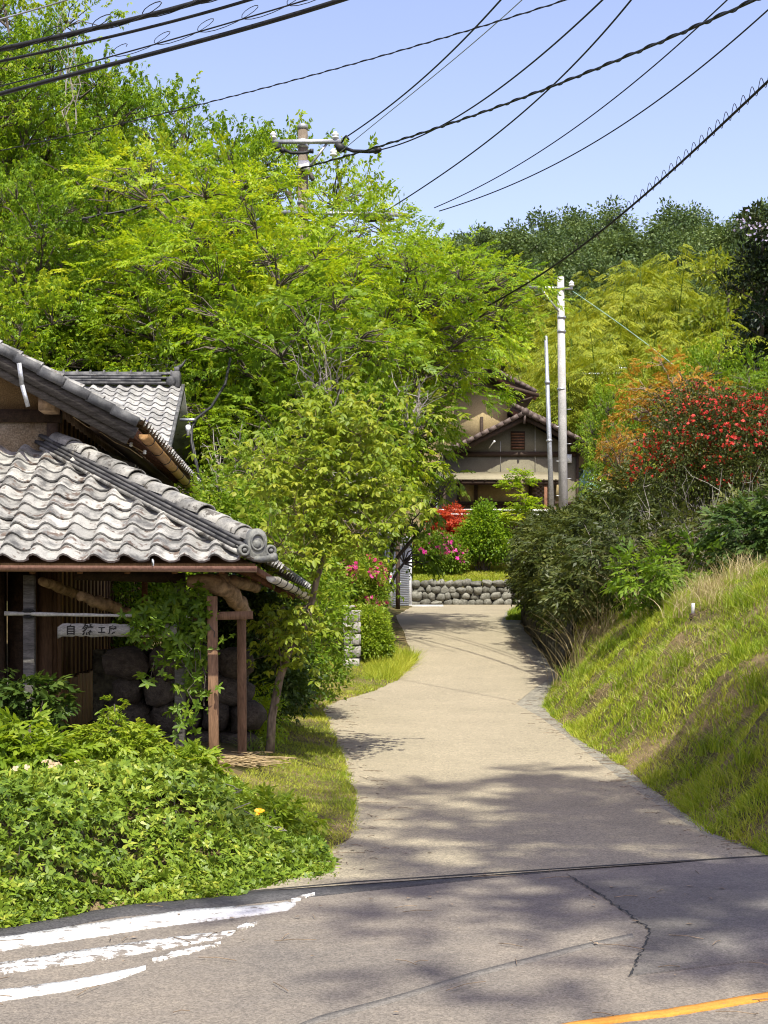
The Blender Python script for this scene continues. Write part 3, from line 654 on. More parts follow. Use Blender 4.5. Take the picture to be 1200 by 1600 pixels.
def cut_tile(pos, rz, slope, co, no, mat):
    """tile trimmed by a world plane; returns mesh in tile-local coordinates"""
    Mx = Matrix.Translation(Vector(tuple(pos))) @ Matrix.Rotation(rz, 4, 'Z') @ Matrix.Rotation(slope, 4, 'X')
    bm = bmesh.new(); bm.from_mesh(TILE); inv = Mx.inverted()
    lc = inv @ Vector(tuple(co)); ln = (inv.to_3x3() @ Vector(tuple(no))).normalized()
    bmesh.ops.bisect_plane(bm, geom=bm.verts[:] + bm.edges[:] + bm.faces[:], plane_co=lc, plane_no=ln, clear_outer=True)
    if not bm.faces: bm.free(); return None
    me = bpy.data.meshes.new('roof_tile_cut'); bm.to_mesh(me); bm.free(); me.materials.append(mat); return me
# --- porch roof: front plane, hip on the right
EV, EW = -0.45, 2.13; UC = 0.44; RUN = 2.40; SRUN = 2.22      # eave line, corner, plan depth of front and side plane
NR = int(RUN / math.cos(SL) / 0.235) + 1
porch = house
hipA = np.array(HL((UC, EV, EW))); hipB = np.array(HL((UC - SRUN, EV + RUN, EW + RUN * math.tan(SL))))
hd = hipB - hipA; hno = np.cross(hd, (0, 0, 1)); hno /= np.linalg.norm(hno)
if np.dot(hno, np.array(HL((UC + 1, EV + RUN, 0))) - np.array(HL((UC, EV, 0)))) < 0: hno = -hno
for i in range(NR):
    s = i * 0.235; v = EV - 0.05 + s * math.cos(SL); w = EW + 0.02 + s * math.sin(SL)
    for j in range(16):
        u = UC - 0.20 - (j - 1) * 0.265 - 0.265 + (0.0)
        if u + 0.0 > UC - SRUN * (v - EV) / RUN + 0.05: continue
        p = HL((u, v, w)); sag = 0.018 * math.sin(u * 1.7) * (i / NR)
        p = (p[0], p[1], p[2] - abs(sag))
        if u + 0.31 > UC - SRUN * (v + 0.30 - EV) / RUN:
            me = cut_tile(p, TH, SL, hipA, hno, M['tile'])
            if me: place_tile(porch, me, p, TH, SL, 0.004)
        else: place_tile(porch, TILE, p, TH, SL)
# deck under the tiles, front and side planes
ZT = EW + RUN * math.tan(SL)
SB = (0.80, 4.40, EW - 0.20)                                    # far end of the sagging side eave
m = hb()
m.slab([(-4.6, EV + 0.03, EW - 0.015), (UC - 0.02, EV + 0.03, EW - 0.015), (UC - SRUN, EV + RUN, ZT - 0.03), (-4.6, EV + RUN, ZT - 0.03)], 0.025)
m.slab([(UC - 0.02, EV + 0.03, EW - 0.02), (SB[0] - 0.03, SB[1], SB[2] - 0.02), (UC - SRUN, SB[1], ZT - 0.05), (UC - SRUN, EV + RUN, ZT - 0.04)], 0.025)
m.build('roof_deck', M['board_dark'], porch)
# side plane tiles (seen edge on)
sd = np.array(HL(SB)) - hipA; sl_len = np.linalg.norm(sd); nc = int(sl_len / 0.265); V = []; Fc = []
side_top = np.array(HL((UC - SRUN, SB[1], ZT))); rzs = math.atan2(sd[1], sd[0])
for j in range(nc + 1):
    e = hipA + sd * (j * 0.265 / sl_len); f = j * 0.265 / sl_len
    vloc = EV + (SB[1] - EV) * f
    topu = UC - SRUN; tp = np.array(HL((topu, vloc, ZT)))
    run = np.array([tp[0] - e[0], tp[1] - e[1], tp[2] - e[2]]); rl = np.linalg.norm(run)
    for i in range(int(rl / 0.235)):
        pos = e + run * (i * 0.235 / rl); vv = vloc
        if vv < EV + RUN and i * 0.235 / rl > (vv - EV) / RUN + 0.02: break
        sl2 = math.asin(run[2] / rl); Rm = np.array(Matrix.Rotation(rzs, 3, 'Z') @ Matrix.Rotation(sl2, 3, 'X'))
        if i == 0:
            place_tile(porch, TILE, pos + [0.04, 0, 0.02], rzs, sl2); continue
        b = len(V); V.extend((Rm @ TV.T).T + pos + [0, 0, 0.02]); Fc.extend([tuple(k + b for k in q) for q in TF])
stuff(link('side_tile_field', raw_mesh('side_tile_field', np.array(V) - origin_of(porch), Fc, M['tile']), porch))
# hip ridge: stepped flat courses and half-round caps
hl = np.linalg.norm(hd); hu = hd / hl; hz = np.cross(hno, hu); hz = hz if hz[2] > 0 else -hz
npc = 12; step = (hl - 0.06) / npc
for c in range(4):
    for i in range(npc):
        o = 0.5 * step if c % 2 else 0.0
        a = hipA + hu * (0.10 + i * step + o); b = a + hu * (step - 0.006)
        if c < 1: a = hipA + hu * (0.10 + i*step); b = a + hu*(step-0.002)
        z = 0.062 + c * 0.034; w = 0.34 - 0.03 * c
        mb = MB(); mb.bar(a + hz * z + hno*hrng.gauss(0,.003), b + hz * z, w, 0.030, hz); mb.build('ridge_tile', M['cap'] if c == 0 else M['ridge'], porch)
def half_round(a, b, r0, up, side, n=8, squash=0.75):
    V = []; Fc = []
    for p, rr_ in ((a, r0), (b, r0 * 0.93)):
        for rad in (rr_, rr_ - 0.018):
            for k in range(n + 1):
                t = math.pi * k / n; V.append(p + side * math.cos(t) * rad + up * math.sin(t) * rad * squash)
    m_ = n + 1
    for k in range(n): Fc.append((k, k+1, 2*m_+k+1, 2*m_+k)); Fc.append((m_+k+1, m_+k, 3*m_+k, 3*m_+k+1)); Fc.append((k+1, k, m_+k, m_+k+1)); Fc.append((2*m_+k, 2*m_+k+1, 3*m_+k+1, 3*m_+k))
    return V, Fc
for i in range(npc):
    a = hipA + hu * ((0.13 if i == 0 else 0.04) + i * step); b = hipA + hu * (0.09 + (i + 1) * step)
    V, Fc = half_round(a + hz * (0.184 + hrng.uniform(0,.018)), b + hz * 0.170 + hno*hrng.gauss(0,.008), 0.112+hrng.uniform(-.006,.006), hz, hno); mb = MB(); mb.add(V, Fc); mb.build('cap_tile', M['cap'], porch, smooth=True)
# end ornament: arched plate with a ring, two scrolls and a jutting round tile
fd = -hu.copy(); fd = fd * 0.55 + np.array([0.05, -0.8, 0.0]) * 0.75; fd[2] = 0; fd /= np.linalg.norm(fd)
sx_ = np.cross(fd, (0, 0, 1)); sx_ = sx_ if sx_[0] > 0 else -sx_; up_ = np.array([0, 0, 1.0]); oc = hipA + np.array([-0.035, -0.02, 0.185])
orn = link('ridge_end_ornament', None, porch)
mb = MB(); arch = []
for k in range(17):
    t = math.pi * (1.15 - 1.30 * k / 16); arch.append((math.cos(t) * 0.092, 0.03 + math.sin(t) * 0.112))
arch += [(0.10, -0.125), (-0.10, -0.125)]
fr = [oc + sx_ * a + up_ * b + fd * 0.03 for a, b in arch]; bk = [p - fd * 0.13 for p in fr]; k = len(fr)
mb.add(fr + bk, [tuple(range(k - 1, -1, -1)), tuple(range(k, 2*k))] + [(i, (i+1) % k, (i+1) % k + k, i + k) for i in range(k)]); mb.build('plate', M['oni'], orn, bevel=0.006)
mb = MB(); V = []; Fc = []
for j, (rr_, dd) in enumerate(((0.070, 0.031), (0.068, 0.044), (0.054, 0.046), (0.050, 0.034))):
    for k in range(22): t = 2 * math.pi * k / 22; V.append(oc + sx_ * math.cos(t) * rr_ + up_ * (0.02 + math.sin(t) * rr_ * 1.18) + fd * dd)
for j in range(3):
    for k in range(22): Fc.append((j*22 + k, j*22 + (k+1) % 22, (j+1)*22 + (k+1) % 22, (j+1)*22 + k))
mb.add(V, Fc); mb.build('ring', M['oni'], orn)
mb = MB(); mb.lathe(oc + fd * 0.026 + up_ * 0.0 - sx_ * 0.01, fd, [(0.0, 0.040), (0.016, 0.036), (0.024, 0.022), (0.026, 0.004)], 16); mb.build('boss', M['oni'], orn)
for sgn in (-1, 1):
    c = oc + sx_ * sgn * 0.128 - up_ * 0.055 + fd * (0.035 if sgn < 0 else 0.0)
    mb = MB(); mb.lathe(c - fd * 0.07, fd, [(0, 0.046), (0.06, 0.056), (0.09, 0.054), (0.098, 0.046), (0.096, 0.030), (0.074, 0.028)], 18, True); mb.build('scroll', M['oni'], orn)
    mb = MB(); mb.lathe(c + fd * 0.002, fd, [(0, 0.022), (0.026, 0.020), (0.034, 0.008)], 12); mb.build('scroll_boss', M['oni'], orn)
mb = MB(); q0 = hipA + np.array([-0.13, -0.01, 0.062]); jut = np.array([0.25, -0.10, 0.0])
mb.tube([q0 + [0,0,.02], q0 + jut * 0.3 + [0, 0, -0.006], q0 + jut * 0.6 + [0, 0, -0.014], q0 + jut * 0.85 + [0, 0, -0.006], q0 + jut * 0.9, q0 + jut * 1.1 + [0, 0, 0.006]], [0.022, 0.026, 0.030, 0.032, 0.038, 0.038], 14); mb.build('round_tile', M['oni'], orn)
# gutters: half-round channels with hoops
def gutter(parent, a, b, r, mat, nhoop, name='gutter', endcap=True):
    a = np.array(a, float); b = np.array(b, float); d = (b - a) / np.linalg.norm(b - a); side = np.cross(d, (0, 0, 1)); side /= np.linalg.norm(side); up = np.cross(side, d)
    V, Fc = half_round(a, b, r, -up, side, 10, 1.0); g = MB(); g.add(V, Fc)
    if endcap:
        for p in (a, b):
            V = [p] + [p + side * math.cos(math.pi * k / 10) * (r-.004) - up * math.sin(math.pi * k / 10) * (r-.004) for k in range(11)]; g.add(V, [(0, k, k + 1) for k in range(1, 11)])
    go = g.build(name, mat, parent, smooth=False)
    for k in range(nhoop):
        p = a + (b - a) * ((k + 0.5) / nhoop); h = MB()
        h.tube([p + side * math.cos(t) * (r + .004) - up * math.sin(t) * (r + .004) for t in np.linspace(-0.25, math.pi + 0.25, 9)], 0.005, 4, False); h.build('hoop', M['black'], go)
    return go
g1 = gutter(porch, HL((-4.6, EV - 0.10, EW - 0.002)), HL((UC - 0.03, EV - 0.10, EW - 0.012)), 0.056, M['copper'], 0, 'front_gutter')
for u in (-3.6, -2.16, -0.50):
    m = hb(); m.bar((u, EV - 0.10, EW + 0.04), (u, EV - 0.10, EW - 0.05), 0.012, 0.012, (0,1,0)); m.bar((u, EV - 0.163, EW - 0.005), (u, EV - 0.163, EW + 0.05), 0.014, 0.006, (0,1,0)); m.build('gutter_hook', M['metal'], g1)
gutter(porch, np.array(HL((UC + 0.10, EV + 0.02, EW - 0.10))), np.array(HL((SB[0] + 0.10, SB[1], SB[2] - 0.06))), 0.055, M['gutter_pale'], 8, 'side_gutter')
m = hb(); m.bar((UC - 0.03, EV + 0.04, EW - 0.05), (SB[0] - 0.04, SB[1], SB[2] - 0.05), 0.03, 0.05); m.build('side_fascia', M['rafter'], porch)
m = hb(); m.bar((-4.6, EV + 0.055, EW - 0.005), (UC - 0.05, EV + 0.055, EW - 0.008), 0.03, 0.05); m.build('front_fascia', M['board'], porch)
for k in range(11):                                              # rafters of the porch
    u = UC - 0.35 - k * 0.42; vend = EV + RUN if u < UC - SRUN else EV + RUN * (UC - u) / SRUN
    m = hb(); zz = lambda v: EW - 0.085 + (v - EV) * math.tan(SL); m.bar((u, EV + 0.07, zz(EV + 0.07)), (u, vend, zz(vend)), 0.05, 0.06); m.build('rafter', M['rafter'], porch)
for k in range(9):
    v = 0.3 + k * 0.45; f = (v - EV) / (SB[1] - EV); ue = UC + (SB[0] - UC) * f - 0.08; ze = EW - 0.08 + (SB[2] - EW) * f; ut = max(UC - SRUN, UC - SRUN * (v - EV) / RUN)
    zt = ze + (ZT - EW) * (ue - ut) / (ue - (UC - SRUN)); m = hb(); m.bar((ue, v, ze), (ut, v, zt), 0.05, 0.06); m.build('rafter', M['rafter'], porch)
# --- posts and beams of the porch
def post(u, v, w0, w1, sx, sy, mat, name='post', parent=house, lean=(0,0)):
    m = hb(); V = [(u-sx/2,v-sy/2,w0),(u+sx/2,v-sy/2,w0),(u+sx/2,v+sy/2,w0),(u-sx/2,v+sy/2,w0)]; Vt = [(a+lean[0],b+lean[1],w1) for a,b,_ in V]
    m.add(V+Vt, [(0,3,2,1),(4,5,6,7),(0,1,5,4),(1,2,6,5),(2,3,7,6),(3,0,4,7)]); return m.build(name, mat, parent, bevel=0.006)
post(0.0, 0.0, 0.15, 1.86, 0.092, 0.092, M['wood_brown'], lean=(-0.02, 0))
post(0.21, 1.0, 0.15, 1.80, 0.088, 0.09, M['wood_brown'], lean=(-0.01, 0))
post(-0.335, 0.25, 0.15, 2.08, 0.095, 0.095, M['wood_grey'])
post(-1.69, 0.05, 0.15, 2.05, 0.10, 0.10, M['wood_grey'])
post(-0.93, 2.7, 0.2, 2.6, 0.06, 0.06, M['rafter'])
m = hb(); m.bar((-1.30, 0.22, 2.06), (-0.30, 0.22, 2.03), 0.09, 0.10); m.build('beam', M['wood_dark'], house)
def log(pts, rad, name='log_beam', seed=1):
    r = np.random.default_rng(seed); m = hb(); p = np.array(pts, float); t = np.linspace(0, len(p)-1, 14); q = np.array([np.interp(t, range(len(p)), p[:,k]) for k in range(3)]).T
    q[1:-1] += r.normal(0, 0.008, (12, 3)); rr_ = np.interp(t, range(len(p)), rad) * (1 + r.normal(0, 0.07, 14)); m.tube(q, rr_, 12); return m.build(name, M['log'], house, smooth=True)
log([(-0.26, 0.12, 2.00), (-0.05, 0.16, 1.99), (0.08, 0.25, 1.93), (0.17, 0.5, 1.84), (0.235, 0.86, 1.70)], [0.05, 0.085, 0.085, 0.08, 0.07], seed=2)
log([(0.02, 0.2, 2.03), (0.2, 0.55, 1.99), (0.34, 1.1, 1.95)], [0.06, 0.06, 0.05], seed=3)
log([(-1.30, 0.5, 1.86), (-1.14, 0.7, 1.80), (-1.02, 0.9, 1.76), (-0.92, 1.1, 1.68)], [0.045, 0.06, 0.06, 0.05], seed=4)
log([(-1.62, 0.3, 2.0), (-1.50, 0.9, 1.93), (-1.47, 1.7, 1.88)], [0.045, 0.05, 0.045], seed=5)
m = hb(); m.bar((-0.42, 0.07, 1.665), (0.35, 0.07, 1.685), 0.03, 0.075); m.build('rail', M['wood_brown'], house)
# --- walls. Front wall of the house body, then its side wall of boards going back
WV, WU = EV + RUN + 0.02, -1.74; BK = WV + 7.2
zb = 0.15
m = hb(); m.box((-5.6, WV, zb), (-2.42, WV + 0.12, 2.2)); m.build('lower_wall', M['plaster'], house)
for k in range(9): m = hb(); z = 0.75 + 0.2 * k; m.box((-3.6, WV - 0.012, z), (-2.42, WV - 0.001, z + 0.016)); m.build('lattice_rod', M['wood_dark'], house)
for k in range(3): m = hb(); u = -3.3 + 0.38 * k; m.box((u, WV - 0.024, zb), (u + 0.016, WV - 0.012, 2.15)); m.build('lattice_rod', M['wood_dark'], house)
m = hb(); m.box((-2.42, WV - 0.03, zb), (-2.30, WV + 0.13, 2.3)); m.build('door_post', M['wood_dark'], house)
m = hb(); m.box((-2.30, WV + 0.16, zb), (-2.02, WV + 0.20, 2.3)); m.build('dark_door', M['wood_dark'], house)
m = hb(); m.box((-2.02, WV - 0.02, zb), (-1.97, WV + 0.13, 2.3)); m.build('door_post', M['board_dark'], house)
m = hb(); m.box((-1.97, WV + 0.05, zb), (-1.82, WV + 0.13, 2.3)); m.build('door_panel', M['board_dark'], house)
m = hb(); m.box((-5.6, WV - 0.05, 2.2), (-1.80, WV + 0.13, 2.36)); m.build('lintel', M['wood_dark'], house)
m = hb(); m.box((-5.6, WV, 2.36), (WU - 0.05, WV + 0.1, 3.18)); m.build('upper_wall', M['plaster'], house)
# gable front above the porch roof
m = hb(); m.box((-5.6, WV, 3.18), (WU - 0.12, WV + 0.1, 3.68)); m.build('plaster_panel', M['plaster_pale'], house)
m = hb(); m.box((-5.6, WV - 0.05, 3.68), (WU + 0.02, WV + 0.12, 3.81)); m.build('gable_beam', M['wood_dark'], house)
m = hb(); m.box((WU - 0.12, WV - 0.03, 2.3), (WU, WV + 0.10, 3.68)); m.build('corner_post', M['wood_dark'], house, bevel=0.008)
def rz_(u): return 3.60 + 0.535 * (-0.95 - u)                   # underside of the main roof above u
RU = -6.2
m = hb(); m.slab([(-1.9, WV + 0.02, 3.81), (-1.9, WV + 0.02, rz_(-1.9) - 0.10), (RU, WV + 0.02, rz_(RU) - 0.1), (RU, WV + 0.02, 3.81)], 0.1); m.build('gable_plaster', M['plaster'], house)
m = hb(); m.bar((-5.6, WV - 0.02, 3.17), (WU, WV - 0.02, 3.15), 0.03, 0.04); m.build('flashing_strip', M['wood_dark'], house)
# side wall: vertical boards with battens
m = hb(); m.box((WU - 0.10, WV + 0.10, zb), (WU - 0.03, BK, 3.95)); m.build('side_wall', M['board_dark'], house)
nb = 24; bw = (BK - WV - 0.10) / nb
for k in range(nb):
    v0 = WV + 0.10 + k * bw; m = hb(); m.box((WU - 0.03, v0 + 0.006, 1.02), (WU - 0.012 + hrng.uniform(0, .006), v0 + bw - 0.006, 3.94)); m.build('board', M['board'], house)
    m = hb(); m.box((WU - 0.02, v0 - 0.02, 1.0), (WU + 0.014, v0 + 0.02, 3.94)); m.build('batten', M['board_dark'], house)
    m = hb(); m.box((WU - 0.03, v0 + 0.004, zb), (WU + 0.006, v0 + bw - 0.004, 0.99 + hrng.uniform(-.02,.02))); m.build('skirting_board', M['board'], house)
# --- main roof: verge towards the road, right eave running back
main = house; VV = WV - 0.55; EU = -0.90; EZ = rz_(EU); MS = math.atan(0.535)
m = hb(); m.slab([(EU, VV + 0.06, EZ + 0.02), (EU, BK + 0.5, EZ + 0.02), (RU, BK + 0.5, rz_(RU) + 0.02), (RU, VV + 0.06, rz_(RU) + 0.02)], 0.03); m.build('roof_deck', M['rafter'], main)
m = hb(); m.slab([(RU, VV + 0.06, rz_(RU) + 0.02), (RU, BK + 0.5, rz_(RU) + 0.02), (2*RU-EU, BK + 0.5, EZ + 0.02), (2*RU-EU, VV + 0.06, EZ + 0.02)], 0.03); m.build('roof_deck', M['tile'], main)
sl_dir = np.array([EU - RU, 0, EZ - rz_(RU)]); sl_n = np.linalg.norm(sl_dir)
for off, hh, dv, dz in ((0, 0.12, 0.0, -0.065), (1, 0.10, 0.035, -0.165)):
    m = hb(); m.bar((EU + 0.02 - 0.08*off, VV + dv, EZ + dz + 0.04*off), (RU, VV + dv, rz_(RU) + dz), 0.035, hh, (0,0,1)); m.build('bargeboard', M['wood_grey_h'], main)
# verge tiles: overlapping L-shaped pieces
nv = int(sl_n / 0.275)
for k in range(nv):
    a = np.array([EU + 0.05, 0, EZ + 0.05]) - sl_dir / sl_n * (k * 0.275); b = a - sl_dir / sl_n * 0.30; b[2] -= 0.012
    m = hb(); m.bar((a[0], VV + 0.07, a[2] + 0.030), (b[0], VV + 0.07, b[2] + 0.030), 0.22, 0.026, (0.47,0,0.88)); m.bar((a[0]-.002, VV - 0.042, a[2] - 0.006), (b[0], VV - 0.042, b[2] - 0.006), 0.022, 0.098, (0.47,0,0.88)); m.build('verge_tile', M['verge'], main)
# tiles of the right slope
rzr = TH + math.pi/2; Rm = np.array(Matrix.Rotation(rzr, 3, 'Z') @ Matrix.Rotation(MS, 3, 'X')); V = []; Fc = []; ncol = int((BK + 0.5 - VV - 0.2) / 0.265)
for j in range(ncol):
    v = VV + 0.16 + j * 0.265
    for i in range(int(sl_n / 0.235)):
        q = np.array([EU + 0.06, 0, EZ + 0.04]) - sl_dir / sl_n * (i * 0.235); pos = np.array(HL((q[0], v, q[2])))
        if i == 0: place_tile(main, TILE, pos, rzr, MS, name='eave_tile'); continue
        b = len(V); V.extend((Rm @ TV.T).T + pos); Fc.extend([tuple(k + b for k in f) for f in TF])
stuff(link('tile_field', raw_mesh('tile_field', np.array(V) - origin_of(main), Fc, M['tile']), main))
for k in range(18):                                              # rafters under the right eave
    v = VV + 0.16 + k * 0.45
    if v > BK + 0.4: break
    m = hb(); u1 = WU - 0.1; m.bar((EU - 0.04, v, rz_(EU - 0.04) - 0.05), (u1, v, rz_(u1) - 0.05), 0.055, 0.07); m.build('rafter', M['rafter'], main)
m = hb(); m.bar((EU - 0.015, VV + 0.05, EZ - 0.03), (EU - 0.015, BK + 0.5, EZ - 0.03), 0.03, 0.09); m.build('eave_board', M['rafter'], main)
m = hb(); m.bar((WU + 0.45, VV + 0.1, rz_(WU+0.45) - 0.15), (WU + 0.45, BK + 0.4, rz_(WU+0.45) - 0.15), 0.12, 0.13); m.build('purlin', M['wood_dark'], main)
m = hb(); m.bar((WU - 0.06, VV + 0.15, rz_(WU) - 0.18), (WU - 0.06, BK, rz_(WU) - 0.18), 0.16, 0.17); m.build('wall_plate', M['log'], main)
gt = gutter(main, HL((EU + 0.085, VV + 0.12, EZ - 0.06)), HL((EU + 0.10, BK + 0.4, EZ - 0.17)), 0.062, M['gutter_amber'], 9, 'eave_gutter')
m = hb(); m.tube([(EU + 0.10, BK + 0.3, EZ - 0.2), (EU + 0.1, BK + 0.3, EZ - 0.36)], 0.08, 8); m.tube([(EU + 0.1, BK + 0.3, EZ - 0.3), (EU + 0.05, BK + 0.3, EZ - 0.55), (EU - 0.3, BK + 0.3, EZ - 0.9)], 0.03, 8); m.build('downpipe', M['gutter_pale'], main)
# metal strap hanging from the verge
m = hb(); m.bar((-2.03, VV - 0.075, rz_(-2.03) + 0.02), (-2.00, VV - 0.075, rz_(-2.0) - 0.19), 0.045, 0.012, (0,1,0)); m.bar((-2.00, VV - 0.075, rz_(-2.0) - 0.185), (-1.94, VV - 0.08, rz_(-2.0) - 0.40), 0.042, 0.012, (0,1,0)); m.build('steel_strap', M['metal'], main)
# insulators and the thin wire under the verge
wp = []
for k in range(6):
    u = -1.52 + 0.13 * k; v = VV + 0.22 + 0.10*k; z = rz_(u) - 0.14; wp.append((u, v, z - 0.03)); m = hb(); m.lathe((u, v, z - 0.045), (0,0,1), [(0,.013),(.012,.022),(.02,.014),(.03,.022),(.045,.014)], 8); m.build('insulator', M['porcelain'], main)
m = hb(); m.tube(wp, 0.005, 4, False); m.tube([(a-0.02, b, c-0.035 - 0.02*(i%2)) for i,(a,b,c) in enumerate(wp)], 0.005, 4, False); m.build('wire', M['straw'], main)
# --- narrow tiled canopy on the side wall further back
can = house; CU, CZ = -1.20, 3.30; v0, v1 = WV + 1.6, BK
m = hb(); m.slab([(CU, v0, CZ), (CU, v1, CZ), (WU, v1, CZ + 0.27), (WU, v0, CZ + 0.27)], 0.03); m.build('roof_deck', M['board_dark'], can)
for j in range(int((v1 - v0) / 0.265)):
    for i in range(2):
        q = (CU + 0.03 - i * 0.21, v0 + 0.265 * j, CZ + 0.02 + i * 0.106); place_tile(can, TILE, HL(q), rzr, math.atan(0.5))
gutter(can, HL((CU + 0.07, v0 - 0.05, CZ - 0.05)), HL((CU + 0.08, v1, CZ - 0.12)), 0.052, M['gutter_amber'], 6, 'gutter')

# --- rear building with the pale tiled roof
TH2 = 0.03; RO = P(290, 588, 31.0)
def RL(p): c, s = math.cos(TH2), math.sin(TH2); return (RO[0] + p[0]*c - p[1]*s, RO[1] + p[0]*s + p[1]*c, p[2])
rear = thing('rear_house', 'small rear building under a pale grey tiled roof with stacked ridge', 'house', (*RL((-2.5, -0.5, 0))[:2], float(H(*RL((-2.5,-0.5,0))[:2]))))
RZ = RO[2] - 0.22; s2 = math.radians(31); RR = 2.9
rroof = link('roof', None, rear)
for i in range(int(RR / math.cos(s2) / 0.235)):
    s = i * 0.235; v = -RR + s * math.cos(s2); w = RZ - RR * math.tan(s2) + s * math.sin(s2) + 0.03
    for j in range(13):
        place_tile(rroof, TILEB, RL((-0.30 - 0.265 * j, v, w)), TH2, s2, 0.008)
m = MB(RL); e = RZ - RR * math.tan(s2)
m.slab([(-6.0, -RR, e), (-0.03, -RR, e), (-0.03, 0, RZ), (-6.0, 0, RZ)], 0.05); m.slab([(-6.0, 0, RZ), (-0.03, 0, RZ), (-0.03, RR, e), (-6.0, RR, e)], 0.05); m.build('roof_deck', M['tile_back'], rroof)
for k in range(int(RR / math.cos(s2) / 0.28)):
    s = k * 0.28; m = MB(RL); m.bar((-0.045, -RR + s * math.cos(s2), e + s * math.sin(s2) + 0.02), (-0.045, -RR + (s + 0.30) * math.cos(s2), e + (s + 0.30) * math.sin(s2) + 0.01), 0.06, 0.12); m.build('verge_tile', M['verge'], rroof)
for c in range(4):
    for k in range(10):
        m = MB(RL); x1 = -0.28 - 0.40 * k - 0.2 * (c % 2); m.bar((x1, 0, RZ + 0.06 + 0.055 * c), (x1 - 0.395, 0, RZ + 0.06 + 0.055 * c), 0.34 - 0.045 * c, 0.046); m.build('ridge_tile', M['verge'], rroof)
for k in range(15):
    m = MB(RL); x1 = -0.26 - 0.27 * k; V, Fc = half_round(np.array([x1, 0, RZ + 0.25]), np.array([x1 - 0.285, 0, RZ + 0.243]), 0.085, np.array([0,0,1.0]), np.array([0,1.0,0])); m.add(V, Fc); m.lathe((x1 - 0.01, 0, RZ + 0.25), (-1,0,0), [(0,.094),(.03,.094)], 10); m.build('cap_tile', M['verge'], rroof)
m = MB(RL); m.box((-0.28, -0.17, RZ - 0.02), (-0.10, 0.17, RZ + 0.30)); m.box((-0.22, -0.10, RZ + 0.30), (-0.12, 0.10, RZ + 0.40)); m.tube([(-0.16, 0, RZ + 0.38), (-0.06, 0, RZ + 0.45), (0.02, 0, RZ + 0.58)], [0.05, 0.035, 0.012], 7); m.lathe((-0.27,-0.12,RZ+0.1),(0,-1,0),[(0,.1),(.08,.1),(.1,.06)],10); m.build('ridge_end_ornament', M['verge'], rroof, bevel=0.01)
gz = float(H(*RL((-2.5, 0, 0))[:2])) - 0.6
m = MB(RL); m.box((-5.6, -2.2, gz), (-0.42, 2.2, e + 0.25)); m.build('wall', M['board_dark'], rear)
m = MB(RL); m.slab([(-0.40, -2.2, e + 0.2), (-0.40, 2.2, e + 0.2), (-0.40, 0, RZ - 0.1)], 0.06); m.build('gable', M['board_dark'], rear)
for k in range(8): m = MB(RL); y = -2.2 + 0.55 * k; m.box((-0.42, y, gz), (-0.385, y + 0.05, e + 0.25)); m.build('batten', M['rafter'], rear)
# service cable and conduit by the rear gable
cab = thing('service_cable', 'black service cable hanging down beside the rear roof end', 'cable', P(318, 780, 29))
m = MB(); m.tube([P(360,560,31), P(352,600,30.6), P(330,636,30), P(306,655,29.5), P(300,668,29.4), P(299,690,29.2), P(305,720,29), P(313,750,29), P(318,790,29)], 0.028, 7); m.build('cable', M['black'], cab, smooth=True)
m = MB(); m.bar(P(282,656,29.6), P(304,656,29.4), 0.05, 0.05); m.build('bracket', M['metal'], cab)
m = MB(); m.tube([P(296,660,29.4), P(298,676,29.3), P(303,700,29.2), P(310,735,29), P(322,780,29)], 0.016, 5); m.build('thin_cable', M['verge'], cab, smooth=True)
m = MB(); m.lathe(P(294,664,29.3), (0,0,-1), [(0,.03),(.02,.05),(.09,.05),(.11,.03),(.2,.03)], 8); m.build('insulator', M['porcelain'], cab)
# ------------------------------------------------------------------ things in and around the porch
def rock_mesh(seed, mat):
    r = np.random.default_rng(seed); bm = bmesh.new(); bmesh.ops.create_icosphere(bm, subdivisions=2, radius=0.5)
    k = r.normal(0, 1, (5, 3)); amp = r.uniform(0.05, 0.13, 5)
    for v in bm.verts:
        p = np.array(v.co); u = p / np.linalg.norm(p); s = 1 + sum(a * math.sin(3.0 * float(np.dot(kk, u)) + i) for i, (kk, a) in enumerate(zip(k, amp)))
        q = p * s; q = np.clip(q, -0.42, 0.42) * 0.6 + q * 0.4; v.co = q
    me = bpy.data.meshes.new('rock'); bm.to_mesh(me); bm.free(); me.materials.append(mat)
    me.polygons.foreach_set('use_smooth', np.ones(len(me.polygons), dtype=bool)); return me
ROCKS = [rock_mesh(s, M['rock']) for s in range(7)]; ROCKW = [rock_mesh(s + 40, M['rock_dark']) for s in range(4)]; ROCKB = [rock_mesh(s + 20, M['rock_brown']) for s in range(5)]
def stone(parent, me, pos, size, rz):
    o = link('stone', me, parent); o.location = tuple(np.array(pos) - origin_of(parent)); o.scale = size; o.rotation_euler = (hrng.uniform(-.3,.3), hrng.uniform(-.3,.3), rz); return o
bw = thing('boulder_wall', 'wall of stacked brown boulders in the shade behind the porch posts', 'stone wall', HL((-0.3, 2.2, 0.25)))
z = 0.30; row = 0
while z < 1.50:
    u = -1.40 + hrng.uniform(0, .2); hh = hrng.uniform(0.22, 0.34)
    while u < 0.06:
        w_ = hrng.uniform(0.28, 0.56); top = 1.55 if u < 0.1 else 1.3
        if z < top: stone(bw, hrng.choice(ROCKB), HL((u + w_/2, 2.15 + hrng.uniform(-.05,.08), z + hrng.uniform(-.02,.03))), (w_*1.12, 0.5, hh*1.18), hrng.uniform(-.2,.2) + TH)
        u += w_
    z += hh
m = hb(); m.box((-1.45, 2.4, 0.1), (0.2, 2.7, 1.3)); m.build('earth_backing', M['earth_wall'], bw)

